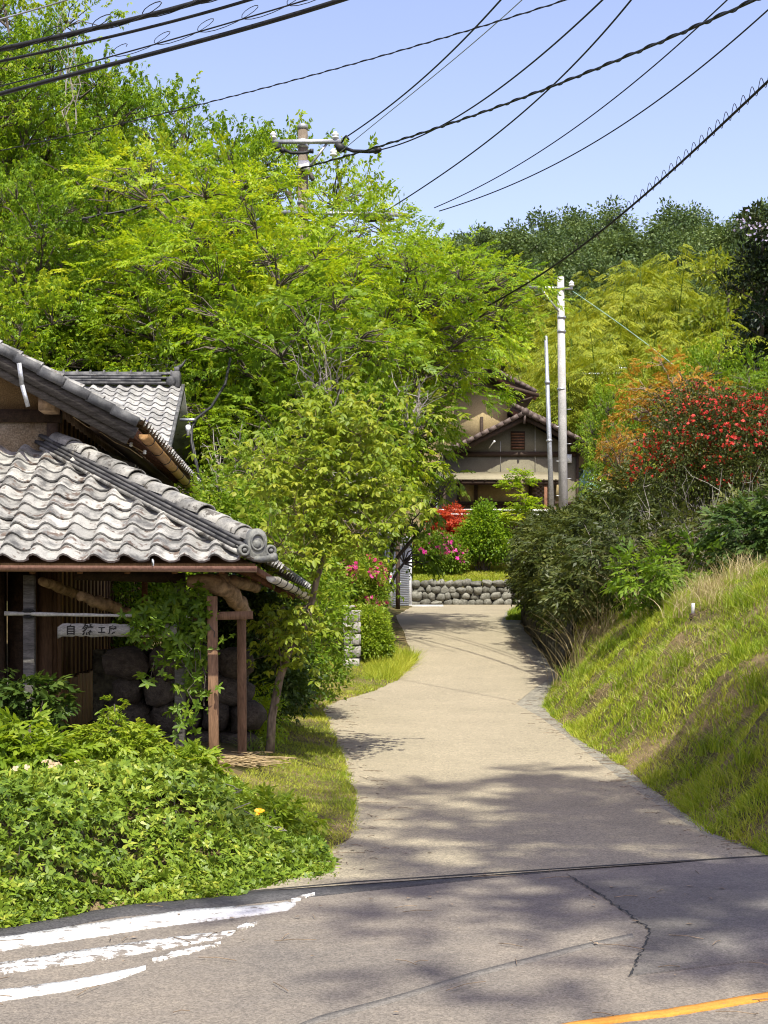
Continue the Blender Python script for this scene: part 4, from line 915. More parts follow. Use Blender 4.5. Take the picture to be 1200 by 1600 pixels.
sign = thing('wooden_sign', 'long weathered board with black brushed characters hanging under the bamboo pole', 'sign', HL((-0.98, -0.02, 1.5)))
m = hb(); n_ = 26; r = np.random.default_rng(5); V = []; Fc = []
for k in range(n_):
    u = -1.42 + 1.08 * k / (n_ - 1); d = r.normal(0, 0.004); e = 0.03 if k in (0,) else 0.0
    t_, b_ = 1.608 + d - e, 1.490 + r.normal(0, 0.004) - 0.02 * (k == 0) + e * 0.2
    V += [(u, -0.05, b_), (u, -0.05, t_), (u, -0.018, t_), (u, -0.018, b_)]
for k in range(n_ - 1):
    a = 4 * k
    for q in ((0,1),(1,2),(2,3),(3,0)): Fc.append((a+q[0], a+q[1], a+4+q[1], a+4+q[0]))
Fc += [(0,3,2,1), (4*n_-4, 4*n_-3, 4*n_-2, 4*n_-1)]
m.add(V, Fc); m.build('board', M['sign_wood'], sign)
def glyph(text, u, w, size, parent, name='character', sxy=(1,1)):
    cu = bpy.data.curves.new(name, 'FONT'); cu.body = text; cu.size = size; cu.align_x = 'CENTER'; cu.align_y = 'CENTER'; cu.extrude = 0.001; cu.offset = 0.0022
    tmp = bpy.data.objects.new('tmp', cu); COL.objects.link(tmp); bpy.context.view_layer.update()
    me = bpy.data.meshes.new_from_object(tmp.evaluated_get(bpy.context.evaluated_depsgraph_get())); bpy.data.objects.remove(tmp)
    me.materials.clear(); me.materials.append(M['ink']); o = link(name, me, parent); o.location = tuple(np.array(HL((u, -0.053, w))) - origin_of(parent)); o.rotation_euler = (math.pi/2, 0, TH); o.scale = (sxy[0], sxy[1], 1); return o
for ch, u, s in (('自', -1.30, 0.098), ('然', -1.145, 0.108), ('工', -1.02, 0.068), ('房', -0.92, 0.082), ('坂', -0.50, 0.075)): glyph(ch, u, 1.545, s, sign)
for u in (-1.25, -0.6): m = hb(); m.tube([(u, -0.034, 1.60), (u, -0.03, 1.69)], 0.004, 4); m.build('hanging_wire', M['black'], sign)
bp = thing('bamboo_pole', 'thin pale bamboo pole tied across the porch above the sign', 'pole', HL((-1.2, -0.02, 1.68)))
m = hb(); pts = [(-1.90 + 0.12 * k, -0.03, 1.70 - 0.0022 * k) for k in range(15)]
V = []
for k, p in enumerate(pts): V += [p]
m.tube(V, [0.019 + 0.003 * (k % 3 == 0) - 0.0006 * k for k in range(15)], 8); m.build('cane', M['bamboo'], bp, smooth=True)
m = hb()
for k in range(3): m.tube([(-1.69 + math.cos(t) * 0.06, -0.03 + 0.03 * math.cos(t*2), 1.70 + math.sin(t) * 0.03 + 0.012 * k - 0.012) for t in np.linspace(0, 6.3, 10)], 0.005, 4, False)
m.build('lashing', M['black'], bp)

# straw bundle by the porch posts
st = thing('straw_bundle', 'heap of cut golden straw on the ground beside the porch posts', 'straw', (*P(372,1200,14.6)[:2], float(H(P(372,1200,14.6)[0], 14.6))))
r = np.random.default_rng(8); m = MB(); c = np.array([*P(374,1205,14.5)[:2], float(H(P(374,1205,14.5)[0], 14.5))])
for k in range(150):
    a = r.normal(0.12, 0.28); L_ = r.uniform(0.18, 0.42); p = c + [r.normal(0.0,0.13), r.normal(0,0.22), 0.015 + abs(r.normal(0,0.035))]; d = np.array([math.cos(a), math.sin(a)*0.8, r.normal(0.0,0.06)]) * L_/2
    m.tube([p - d, p + [0,0,0.012], p + d], 0.0045, 3, False)
stuff(m.build('stalks', M['straw'], st))

# block pillar and wall end beside the pink azalea
bpz = float(H(-0.62, 27.0)); bk = thing('block_wall', 'weathered concrete block wall end with cap beside the pink azalea', 'wall', (-0.62, 27.0, bpz))
for c in range(5):
    m = MB(); z0 = bpz - 0.05 + c * 0.215; dx = hrng.gauss(0, .012); m.box((-0.71 + dx, 26.9, z0), (-0.56 + dx, 27.35, z0 + 0.205)); m.build('block', M['block'], bk, bevel=0.02)
    for j in range(4):
        m = MB(); y0 = 27.37 + 0.42 * j; dx2 = hrng.gauss(0.05, .01) + 0.02*j; m.box((-0.64 + dx2, y0, z0 + (0 if c < 4 else -0.02)), (-0.50 + dx2, y0 + 0.40, z0 + 0.19)); m.build('block', M['block'], bk, bevel=0.015)
m = MB(); m.box((-0.76, 26.86, bpz + 1.03), (-0.51, 27.2, bpz + 1.09)); m.build('cap', M['block'], bk, bevel=0.01)

# garage with a roller shutter where the road bends
A = np.array([-0.42, 46.0]); B = np.array([0.88, 51.8]); gd = (B - A) / np.linalg.norm(B - A); gn = np.array([-gd[1], gd[0]]); gl = np.linalg.norm(B - A); gz0 = 1.62
def GL(p): q = A + gd * p[0] + gn * p[1]; return (q[0], q[1], p[2])       # p: along front, depth to the left, height
gar = thing('garage', 'grey metal garage with a roller shutter facing the road bend', 'garage', (*A, gz0))
mk = lambda: MB(GL)
m = mk(); m.box((0, 0.12, gz0 - 0.2), (gl - 0.1, 3.2, gz0 + 2.3)); m.build('body', M['shutter'], gar)
m = mk(); m.slab([(-0.2, -0.18, gz0 + 2.52), (gl + 0.1, -0.18, gz0 + 2.46), (gl + 0.1, 3.4, gz0 + 2.62), (-0.2, 3.4, gz0 + 2.66)], 0.1); m.build('roof', M['white'], gar)
m = mk(); m.box((gl - 0.14, -0.06, gz0 - 0.1), (gl + 0.02, 0.12, gz0 + 2.42)); m.build('frame_post', M['white'], gar)
m = mk(); m.box((gl - 3.1, -0.05, gz0 - 0.1), (gl - 2.95, 0.11, gz0 + 2.42)); m.build('frame_post', M['white'], gar)
m = mk(); m.box((gl - 3.1, -0.04, gz0 + 2.18), (gl - 0.14, 0.11, gz0 + 2.40)); m.build('shutter_box', M['white'], gar)
for k in range(27):
    m = mk(); z = gz0 + 0.12 + k * 0.076; m.add([(gl-2.95,0.02,z),(gl-0.14,0.02,z),(gl-0.14,-0.012,z+0.036),(gl-2.95,-0.012,z+0.036),(gl-2.95,0.02,z+0.070),(gl-0.14,0.02,z+0.070)], [(0,1,2,3),(3,2,5,4)]); m.build('shutter_slat', M['shutter'], gar)
m = mk(); m.box((gl-1.75,-0.03,gz0+0.95),(gl-1.60,-0.013,gz0+1.0)); m.build('handle', M['white'], gar)
for x0 in (0.2, 1.4): m = mk(); m.box((x0, 0.0, gz0-.1), (x0 + 0.12, 0.11, gz0 + 2.4)); m.build('frame_post', M['white'], gar)
m = mk(); m.box((0.34, 0.05, gz0-.1), (1.38, 0.115, gz0 + 2.3)); m.build('side_panel', M['shutter'], gar)
m = mk(); m.tube([(2.35, -0.35, gz0 - 0.2), (2.35, -0.35, gz0 + 2.3)], 0.07, 8); m.build('timber_prop', M['wood_dark'], gar)
m = MB(); m.box((0.55, 51.6, 1.70), (2.0, 52.0, 1.86)); struct(m.build('kerb', M['concrete'], None, bevel=0.02))

# stone wall at the head of the road, and the row of stones above the lawn
sw = thing('stone_wall', 'dry wall of rounded grey field stones below the lawn', 'stone wall', (3.0, 55.0, 1.85))
z = 1.93; rowi = 0
while z < 2.78:
    x = 0.85 + (0.12 if rowi % 2 else 0)
    while x < 5.9:
        w_ = hrng.uniform(0.22, 0.46); h_ = hrng.uniform(0.24, 0.32)
        stone(sw, hrng.choice(ROCKS), (x + w_/2, 54.93 + hrng.uniform(-.05,.05) + 0.10*(z-1.9), z + hrng.uniform(-.03,.03)), (w_*1.16, 0.42, h_*1.16), hrng.uniform(0,6.28) if w_ < .3 else hrng.uniform(-.2,.2)); x += w_ * 0.98
    z += 0.23; rowi += 1
sw2 = thing('rockery_stones', 'low row of garden boulders under the clipped hedge by the far house', 'stone wall', (5.0, 59.0, 3.45))
x = 3.9
while x < 7.0:
    w_ = hrng.uniform(0.4, 0.8); stone(sw2, hrng.choice(ROCKS), (x + w_/2, 58.9 + hrng.uniform(-.08,.08), 3.62 + hrng.uniform(-.05,.1)), (w_*1.1, 0.6, hrng.uniform(0.5,0.75)), hrng.uniform(-.3,.3)); x += w_*0.95

# retaining wall along the right of the road
ys = np.linspace(26.0, 54, 120); r = np.random.default_rng(12)
rw = thing('retaining_wall', 'dark mossy stone retaining wall along the right of the narrow road', 'wall', (float(xR(36)) + .2, 36, float(zr(36))))
nz = 14; V = []
for i, y in enumerate(ys):
    x0 = float(xR(y)); hh = 2.15 * float(S((y - 24.6) / 2.5)) + 0.05
    for k in range(nz + 1):
        t = k / nz; d = 0.10 * math.sin(i * 1.31 + (k // 2) * 2.1) * 0.4 + r.normal(0, 0.03)
        V.append((x0 + 0.02 + 0.28 * t + d, y + r.normal(0, .03), float(zr(y)) - 0.1 + hh * t))
    V.append((x0 + 0.7, y, float(zr(y)) - 0.1 + hh))
k2 = nz + 2; idx = np.arange(len(ys) * k2).reshape(len(ys), k2)
f = np.stack([idx[:-1,:-1], idx[1:,:-1], idx[1:,1:], idx[:-1,1:]], -1).reshape(-1, 4)
link('wall_face', raw_mesh('wall_face', np.array(V) - origin_of(rw), f, M['earth_wall']), rw)
for i in range(130):                                            # facing stones in rough courses
    y = 26.6 + 0.42 * (i % 33) + (0.2 if (i // 33) % 2 else 0); k = i // 33; hh = 2.15 * float(S((y - 24.6) / 2.5))
    if y > 40: continue
    t = (k + 0.5) / 4; o = link('stone', ROCKW[i % 4] if 'ROCKW' in globals() else ROCKB[i % 5], rw); o.location = tuple(np.array((float(xR(y)) + 0.10 + 0.28 * t, y, float(zr(y)) + hh * t)) - origin_of(rw)); o.scale = (0.36, 0.46, 0.56); o.rotation_euler = (hrng.uniform(-.3,.3), 0.12, hrng.uniform(-.3,.3))

# ------------------------------------------------------------------ far house
FX, FY, FZ = 1.9, 60.5, 4.25
fh = thing('far_house', 'brown gabled house with olive walls and a canvas porch roof above the lawn', 'house', (5, 62, FZ))
fpt = lambda px, py, D=61.0: P(px, py, D)
def fbox(name, x0, x1, z0, z1, y0, y1, mat, bevel=0):
    """x and z given as photo columns and rows on the facade plane"""
    a = P(x0, z1, 61.0); b = P(x1, z0, 61.0); m = MB(); m.box((a[0], y0, a[2]), (b[0], y1, b[2])); return m.build(name, mat, fh, bevel=bevel)
fbox('wall', 692, 902, 704, 900, 61.0, 68.0, M['wall_far'])
a = P(692, 700, 61); apx = P(818, 668, 61)[0]; apz = P(0, 652, 61)[2]; el = P(700, 706, 61); er = P(912, 704, 61)
m = MB(); m.slab([(P(712,0,61)[0], 60.99, P(0,706,61)[2]), (P(902,0,61)[0], 60.99, P(0,706,61)[2]), (apx, 60.99, apz - 0.12)], 0.1); m.build('gable', M['wall_far'], fh)
# front gable roof: two slopes with thick edges of verge tiles
for side, e in ((-1, P(693, 712, 61)), (1, P(936, 708, 61))):
    m = MB(); m.slab([(apx, 60.3, apz + 0.05), (apx, 68, apz + 0.05), (e[0], 68, e[2]), (e[0], 60.3, e[2])] if side > 0 else [(apx, 60.3, apz + 0.05), (e[0], 60.3, e[2]), (e[0], 68, e[2]), (apx, 68, apz + 0.05)], 0.12); m.build('roof_slope', M['tile_far'], fh)
    n_ = 11; d = (np.array([e[0], 0, e[2]]) - np.array([apx, 0, apz + 0.05])) / n_
    for k in range(n_):
        p = np.array([apx, 60.27, apz + 0.05]) + d * k; q = p + d * 0.97; m = MB(); m.bar(p + [0,0,.06], q + [0,0,.03], 0.22, 0.17); m.build('verge_tile', M['tile_far'], fh)
    p = np.array([apx, 60.38, apz - 0.10]); q = np.array([e[0], 60.38, e[2] - 0.15]); m = MB(); m.bar(p, q, 0.05, 0.20); m.build('bargeboard', M['wood_dark'], fh)
m = MB(); m.tube([(apx, 60.15, apz + 0.12), (apx, 60.5, apz + 0.12)], 0.16, 8); m.tube([(apx, 60.2, apz + 0.05),(apx - .05, 60.2, apz - .35)], 0.05, 6); m.build('ridge_ornament', M['tile_far'], fh)
fbox('beam', 700, 908, 706, 713.5, 60.93, 61.02, M['wood_dark'])
fbox('vent', 798, 820, 674, 703, 60.95, 61.05, M['wood_dark'])
for k in range(6): fbox('louvre', 799, 819, 677 + 4.4*k, 679 + 4.4*k, 60.91, 60.96, M['rafter'])
for x in (781.5, 835.5): fbox('joint_strip', x, x + 1.1, 660 if x > 800 else 690, 738, 60.975, 61.0, M['bamboo'])
fbox('corner_post', 900, 904, 704, 850, 60.92, 61.1, M['wood_dark'])
# lower storey: ochre panels, dark timber, plank skirting
fbox('ochre_panel', 718, 742, 752, 784, 60.94, 60.995, M['wall_yellow']); fbox('ochre_panel', 746, 828, 752, 784, 60.94, 60.995, M['wall_yellow']); fbox('ochre_panel', 868, 884, 752, 784, 60.94, 60.995, M['wall_yellow'])
fbox('stud', 741, 746, 748, 790, 60.90, 61.0, M['wood_dark']); fbox('stud', 826, 831, 748, 790, 60.90, 61.0, M['wood_dark']); fbox('stud', 714, 718, 748, 850, 60.90, 61.0, M['wood_dark'])
fbox('sill_beam', 714, 900, 784, 789, 60.88, 61.0, M['wood_dark'])
for k in range(36): x = 718 + k * 5.05; fbox('plank', x + 0.25, x + 4.9, 789, 852, 60.93, 60.985 + .005*(k%2), M['board_dark'])
for k in range(14):
    for j in range(3): x = 831 + j * 8.2 + (4 if k % 2 else 0); fbox('brick', x, x + 7.8, 757 + 3.1*k, 759.7 + 3.1*k, 60.86, 60.93, M['brick'])
fbox('brick_backing', 830, 858, 756, 800, 60.88, 60.94, M['brick'])
fbox('opening_shade_panel', 676, 716, 752, 838, 61.2, 61.3, M['black']); fbox('window_frame', 681, 684, 752, 838, 61.1, 61.2, M['metal']); fbox('window_frame', 694, 697, 752, 838, 61.1, 61.2, M['wood_dark']); fbox('post', 669, 672.5, 745, 840, 59.9, 60.0, M['wood_grey'])  # solid black panel stands in for the unlit space of the opening
m = MB(); m.slab([(*P(690,746,59.3)[:2], P(0,748,59.3)[2]), (*P(878,746,59.3)[:2], P(0,749,59.3)[2]), (*P(872,738,60.98)[:2], P(0,738,60.98)[2]), (*P(700,738,60.98)[:2], P(0,737,60.98)[2])], 0.05); m.build('porch_canvas', M['awning'], fh)
m = MB(); a = P(690, 754, 59.4); b = P(876, 754, 59.4); m.bar(a, b, 0.10, 0.16); m.build('porch_beam', M['wood_dark'], fh)
for k in range(10): x = 702 + 18.5 * k; m = MB(); m.bar(P(x, 750.5, 59.3), P(x, 743, 60.95), 0.06, 0.08); m.build('porch_rafter', M['wood_dark'], fh)
for px in (694, 852.5): m = MB(); q = P(px, 750, 59.45); m.box((q[0]-.06, 59.4, 4.1), (q[0]+.06, 59.52, q[2])); m.build('porch_post', M['wood_dark'] if px < 800 else M['rafter'], fh)
for py in (797, 804): m = MB(); m.tube([P(674, py, 59.35), P(770, py - .5, 59.35), P(877, py + 1, 59.35)], 0.035, 6); m.build('drying_pole', M['white'], fh)
m = MB(); m.box((P(828,0,59.3)[0], 59.28, P(0,845,59.3)[2]), (P(836,0,59.3)[0], 59.32, P(0,801,59.3)[2])); m.build('hanging_cloth', M['bamboo'], fh)
# upper storey behind, with two stepped roofs to the right
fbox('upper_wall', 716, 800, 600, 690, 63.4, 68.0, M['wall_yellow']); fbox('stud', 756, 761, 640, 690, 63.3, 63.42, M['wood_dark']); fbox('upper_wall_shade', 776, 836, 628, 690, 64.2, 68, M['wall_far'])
def farroof(p0, p1, D, dep, th=0.14):
    a = P(*p0, D); b = P(*p1, D); m = MB(); m.slab([(a[0], D, a[2]), (b[0], D, b[2]), (b[0], D + dep, b[2]), (a[0], D + dep, a[2])], th); m.build('upper_roof', M['tile_far'], fh)
    for k in range(9):
        u = a + (b - a) * k / 9; v = a + (b - a) * (k + 0.96) / 9; m = MB(); m.bar(u + [0,-.04,.05], v + [0,-.04,.03], 0.2, 0.16); m.build('verge_tile', M['tile_far'], fh)
    m = MB(); m.bar(a + [0,.06,-.22], b + [0,.06,-.22], 0.05, 0.18); m.build('bargeboard', M['rafter'], fh)
farroof((764, 575), (838, 614), 62.6, 6); farroof((764, 575), (690, 614), 62.6, 6); farroof((800, 634), (860, 662), 62.2, 5)
m = MB(); m.bar(P(786, 602, 62.3), P(842, 618, 62.3), 0.12, 0.14); m.build('eave_gutter', M['wood_dark'], fh)
m = MB(); m.bar(P(800, 632, 62.6), P(834, 620, 62.6), 0.06, 0.08); m.build('brace', M['wood_dark'], fh)
m = MB(); m.lathe(P(772, 690, 60.2), (0.3,-1,0), [(0,.02),(.03,.05),(.06,.03)], 8); m.tube([P(772,690,60.2), P(764,700,60.6)], .02, 5); m.build('lamp', M['porcelain'], fh)
m = MB(); q = P(889, 716, 60.9); m.box((q[0]-.1,60.85,q[2]-.18),(q[0]+.1,60.98,q[2]+.15)); m.build('meter_box', M['white'], fh)
# turquoise tarpaulin beside the far house
tp = thing('tarpaulin', 'crumpled turquoise tarpaulin hanging beside the far house', 'tarpaulin', P(918, 780, 63)); V = []; r = np.random.default_rng(4)
for i in range(15):
    for k in range(12):
        px = 903 + 34 * i / 14; py = 733 + 50 * k / 11 + 4 * math.sin(i * .6); q = P(px, py, 63.2); V.append(q + [0, 0.16*math.sin(i*1.3+k*.9) + 0.05*r.normal(), 0.03*r.normal()])
idx = np.arange(180).reshape(15, 12); f = np.stack([idx[:-1,:-1], idx[1:,:-1], idx[1:,1:], idx[:-1,1:]], -1).reshape(-1, 4)
o = link('sheet', raw_mesh('sheet', np.array(V) - origin_of(tp), f, M['net'], smooth=True), tp); sd_ = o.modifiers.new('thickness', 'SOLIDIFY'); sd_.thickness = 0.02
m = MB(); m.tube([P(903,733,63.3), P(938,739,63.3)], .04, 6); m.tube([P(938,739,63.3), (P(938,739,63.3)[0], 63.3, 4.2)], .05, 6); m.build('frame', M['metal'], tp)

# ------------------------------------------------------------------ utility poles and wires
def insul(parent, p, h=0.22):
    m = MB(); m.lathe(p, (0,0,1), [(0,.03),(.04,.05),(.05,.095),(.07,.10),(.10,.06),(.12,.085),(.16,.085),(.19,.05),(.22,.03)], 10); return m.build('insulator', M['porcelain'], parent, smooth=True)
p1b = np.array([*P(474, 0, 40)[:2], 0]); p1b[2] = float(H(p1b[0], p1b[1])); pt = P(473, 199, 40)
pole1 = thing('utility_pole', 'weathered brown utility pole rising above the bright green trees', 'utility pole', p1b)
m = MB(); m.tube([p1b - [0,0,.5], (pt[0]+.05, 40, 6), (pt[0], 40, pt[2])], [0.17, 0.155, 0.128], 14); m.build('shaft', M['pole_old'], pole1, smooth=True)
m = MB(); m.lathe(pt - [0,0,.06], (0,0,1), [(0,.14),(.11,.14),(.13,.12)], 14); m.build('cap', M['metal'], pole1, smooth=False)
for py in (221, 229, 256, 317): q = P(474, py, 40); m = MB(); m.lathe((pt[0], 40, q[2] - .04), (0,0,1), [(0,.148),(.08,.148)], 14); m.build('band', M['metal'], pole1)
a = P(426, 222, 39.8); b = P(533, 221, 39.8); m = MB(); m.bar(a, b, 0.09, 0.10); m.build('crossarm', M['metal'], pole1)
m = MB(); m.bar(P(511, 224, 39.82), P(484, 260, 39.85), 0.04, 0.06); m.build('brace', M['metal'], pole1)
m = MB(); m.bar(P(480, 262, 39.8), P(489, 281, 39.6), 0.07, 0.10); m.build('bracket', M['wood_grey'], pole1)
for px in (427, 524): insul(pole1, P(px, 219, 39.8))
insul(pole1, P(521, 246, 38.5))
for px, py in ((432, 227), (532, 228)): m = MB(); q = P(px, py, 39.7); m.tube([q + [-.12,0,.06], q + [0,0,-.05], q + [.12,0,-.12]], [.07,.13,.06], 8); m.build('connector', M['black'], pole1, smooth=True)
m = MB(); m.tube([P(442,233,39.7), P(455,239,39.6), P(474,239,39.6), P(486,236,39.6)], .04, 6); m.tube([P(440,231,39.7), P(443,238,39.7)], .07, 6); m.tube([P(484,236,39.6), P(490,236,39.6)], .06, 6); m.tube([P(538,231,39.7), P(552,236,39.4), P(578,237,39), P(590,235,38.6)], .045, 6); m.tube([P(586,236,39), P(592,234,38.5)], .08, 6); m.build('jumper_cable', M['black'], pole1, smooth=True)
m = MB(); q = P(474, 258, 39.75); m.box((q[0]-.14, 39.7, q[2]-.12), (q[0]+.16, 39.9, q[2]+.12)); m.build('clamp', M['porcelain'], pole1, bevel=.03)
m = MB(); m.tube([P(533,225,39.7), P(538,215,39.6), P(541,212,39.5), P(545,218,39.4)], .025, 5); m.build('tie_wire', M['black'], pole1)
# second arm lower down, half lost in leaves
m = MB(); m.bar(P(440, 332, 39.8), P(640, 336, 39.8), .08, .09); m.build('crossarm', M['metal'], pole1)
m = MB()
for px in (575, 598): q = P(px, 342, 39.6); m.tube([q + [-.2,0,.1], q, q + [.3,0,-.02]], [.06,.1,.05], 7)
m.build('connector', M['black'], pole1, smooth=True)

p2 = P(881, 822, 52); p2[2] = float(H(p2[0], 52)) - .3; p2t = P(876, 433, 52)
pole2 = thing('utility_pole', 'tall pale grey concrete utility pole in front of the far house', 'utility pole', p2)
m = MB(); m.tube([p2, (p2t+p2)/2, p2t], [0.165, 0.145, 0.115], 14); m.build('shaft', M['concrete'], pole2, smooth=True)
m = MB(); m.bar(P(820, 448.5, 51.9), P(895, 451, 51.9), 0.07, 0.08); m.build('crossarm', M['metal'], pole2)
m = MB(); m.bar(P(846, 451, 51.9), P(873, 487, 51.88), 0.03, 0.05); m.build('brace', M['metal'], pole2)
for k, py in enumerate(range(640, 800, 27)): q = P(880, py, 52); m = MB(); s_ = -1 if k % 2 else 1; m.tube([q, q + [s_*.26, -.12, 0]], .012, 5); m.build('step_bolt', M['metal'], pole2)
for py in (498, 520, 610): q = P(877.5, py, 52); m = MB(); m.lathe(q, (0,0,1), [(0,.148),(.08,.148)], 12); m.build('band', M['metal'], pole2)
insul(pole2, P(893, 449, 51.9)); insul(pole2, P(824, 447, 51.9))
p3 = P(864, 832, 51); p3[2] = float(H(p3[0], 51)) - .3; p3t = P(853, 525, 51)
pole3 = thing('service_pole', 'thin galvanised pole leaning beside the concrete utility pole', 'pole', p3)
m = MB(); m.tube([p3, p3t], [0.10, 0.055], 12); m.build('shaft', M['metal'], pole3, smooth=True)
m = MB(); m.lathe(P(855.5,600,51), (0,0,1), [(0,.09),(.1,.09)], 10); m.lathe(P(858,690,51), (0,0,1), [(0,.1),(.06,.1)], 10); m.build('band', M['metal'], pole3)
p4t = P(967, 570, 88); p4 = np.array([p4t[0], 88, float(H(p4t[0], 88))])
pole4 = thing('utility_pole', 'short distant wooden pole with two pale crossarms below the bamboo', 'utility pole', p4)
m = MB(); m.tube([p4 - [0,0,.4], p4t], [.2, .15], 10); m.build('shaft', M['pole_old'], pole4, smooth=True)
for a, b in (((942,577),(996,575)), ((880,585),(978,584))): m = MB(); m.bar(P(*a, 87.8), P(*b, 87.8), .12, .14); m.build('crossarm', M['metal'], pole4)
m = MB(); m.bar(P(932,600,87.8), P(962,588,87.8), .08, .1); m.build('brace', M['metal'], pole4)

def wire(name, label, pts, rad, mat=None, n=70, twist=None, coil=None, group=None):
    """pts: (px,py,D) in order; smooth curve through them"""
    W3 = np.array([P(*q) for q in pts]); t = np.concatenate([[0], np.cumsum(np.linalg.norm(np.diff(W3, axis=0), axis=1))])
    deg = min(len(pts) - 1, 3); tt = np.linspace(0, t[-1], n); C = np.stack([np.polyval(np.polyfit(t, W3[:,k], deg), tt) for k in range(3)], -1)
    o = thing(name, label, 'wire', C[0], group)
    m = MB(); m.tube(C, rad, 5); m.build('cable', mat or M['black'], o, smooth=True)
    tan = _unit(np.gradient(C, axis=0)); sd = _unit(np.cross(tan, (0,0,1.0))); up = np.cross(sd, tan)
    if twist:                                 # second strand wound round the first
        rt, pitch = twist; fine = np.linspace(0, n-1, n*5); CC = np.stack([np.interp(fine, np.arange(n), C[:,k]) for k in range(3)], -1); ss = np.linspace(0, t[-1], n*5); ph = ss / pitch * 6.28
        up2 = np.stack([np.interp(fine, np.arange(n), up[:,k]) for k in range(3)], -1); sd2 = np.stack([np.interp(fine, np.arange(n), sd[:,k]) for k in range(3)], -1)
        m = MB(); m.tube(CC + rt*1.5*(up2*np.sin(ph)[:,None] + sd2*np.cos(ph)[:,None]), rad*0.8, 4, False); m.build('wound_strand', mat or M['black'], o, smooth=True)
    if coil:                                  # open spiral hanger: (radius, pitch, from, to, wire radius)
        rc, pitch, f0, f1, rw_ = coil; s0, s1 = f0 * t[-1], f1 * t[-1]; N = int((s1 - s0) / pitch * 14); ss = np.linspace(s0, s1, N); ph = (ss - s0) / pitch * 6.28
        g = lambda Aa: np.stack([np.interp(ss, tt, Aa[:,k]) for k in range(3)], -1); m = MB(); m.tube(g(C) + g(up) * (rc * (0.55 + np.sin(ph)))[:,None] + g(sd) * (rc * np.cos(ph))[:,None] + g(tan)*(0.5*pitch*np.cos(ph))[:,None], rw_, 4, False); m.build('spiral_hanger', mat or M['black'], o, smooth=True)
    return o
wire('power_cable', 'thick black cable crossing the top of the trees, upper of the looped pair', [(-150,108,15.6),(0,76,15),(170,40,14.3),(330,-4,13.6),(520,-70,12.6)], 0.024, coil=(0.06, 0.62, 0.1, 1.0, 0.005))
wire('power_cable', 'thick black cable slung just below the looped cable above the trees', [(-150,128,15.7),(0,95,15.1),(200,52,14.3),(385,0,13.4),(560,-60,12.4)], 0.015)
wire('power_cable', 'thickest black cable in the sky with a thin messenger wire above it', [(-150,190,15.6),(0,146,15),(270,76,13.8),(530,0,12.6),(700,-60,11.6)], 0.022)
wire('messenger_wire', 'thin wire with hanging loops just above the thickest black cable', [(-150,172,15.7),(0,136,15.1),(250,65,13.9),(490,-2,12.7),(700,-70,11.6)], 0.007, coil=(0.05, 0.55, 0.4, 1.0, 0.0035))
wire('telephone_wire', 'short thin grey wire crossing the top of the tallest tree by the thick cables', [(-60,46,30),(0,30,30),(110,-2,29)], 0.018, M['metal'])
wire('telephone_wire', 'thin twisted wire passing in front of the tall trees above the utility pole', [(-60,248,34),(0,235,33),(180,197,30),(360,150,27),(600,85,23.5),(900,-2,19.5),(1100,-75,17)], 0.009, twist=(0.008, 0.5))
wire('power_cable', 'heavy twisted cable clamped to the weathered brown pole, slanting across the sky', [(470,262,39.7),(590,234,35.5),(700,192,31.5),(800,155,28),(1000,82,22.5),(1190,-1,18),(1330,-75,15.5)], 0.019, twist=(0.016, 0.9))
wire('power_cable', 'dark twisted cable running from the brown pole across the leaves to the left', [(470,263,39.7),(400,282,39.4),(290,308,38.8),(200,328,38.4),(100,347,38),(0,360,37.7),(-80,369,37.4)], 0.026, twist=(0.02, 1.0))
wire('power_wire', 'steep thin wire leaving the arm of the brown pole at its insulator', [(541,214,39.6),(640,140,34.5),(720,67,30.5),(780,2,28),(830,-55,26)], 0.018)
wire('power_wire', 'faint grey wire just right of the steep wire from the brown pole', [(522,246,38.6),(620,165,34),(720,85,30),(815,-1,27),(870,-52,25)], 0.010, M['metal'])
wire('power_wire', 'wire from the black jumper end of the brown pole, crossing the heavy twisted cable', [(590,235,38.6),(640,220,36.5),(700,190,34),(820,108,29.5),(940,1,25.5),(1000,-58,23.5)], 0.017)
wire('power_wire', 'wire rising out of the leaves with a small splice near the twisted cable', [(600,332,39),(660,292,36.5),(760,222,32.5),(850,148,29),(985,-2,24.5),(1030,-55,23)], 0.016)
wire('power_wire', 'upper of two parallel thin wires rising above the wooded ridge', [(678,325,39),(780,275,36),(900,198,32),(1020,105,28.5),(1135,1,25),(1190,-52,23.5)], 0.013)
wire('power_wire', 'lower of two parallel thin wires rising above the wooded ridge', [(686,330,39),(790,292,36),(900,240,32.5),(1000,175,29.5),(1100,102,26.5),(1200,16,24),(1280,-60,22)], 0.014)
wire('communication_cable', 'black cable with open spiral hanger loops crossing the wooded ridge', [(640,530,40),(750,488,37),(860,417,33),(960,337,29.5),(1040,277,27),(1120,208,24.8),(1200,130,22.8),(1290,38,20.5)], 0.022, coil=(0.075, 0.36, 0.42, 1.0, 0.006))
wire('guy_wire', 'thin blue guy wire slanting from the concrete pole down into the orange maple', [(895,455,51.8),(960,500,48),(1052,570,42)], 0.008, M['net'])
# small pipe standing on the bank
q = P(1083, 940, 19.0); q[2] = float(H(q[0], q[1])); mk_ = thing('boundary_post', 'small white pipe on a dark foot standing at the top of the bank', 'post', q)
m = MB(); m.lathe(q + [0,0,.02], (0,0,1), [(0,.022),(.13,.022),(.145,.018)], 10); m.build('pipe', M['white'], mk_); m = MB(); m.lathe(q - [0,0,.05], (0,0,1), [(0,.05),(.09,.045)], 10); m.build('foot', M['wood_dark'], mk_)
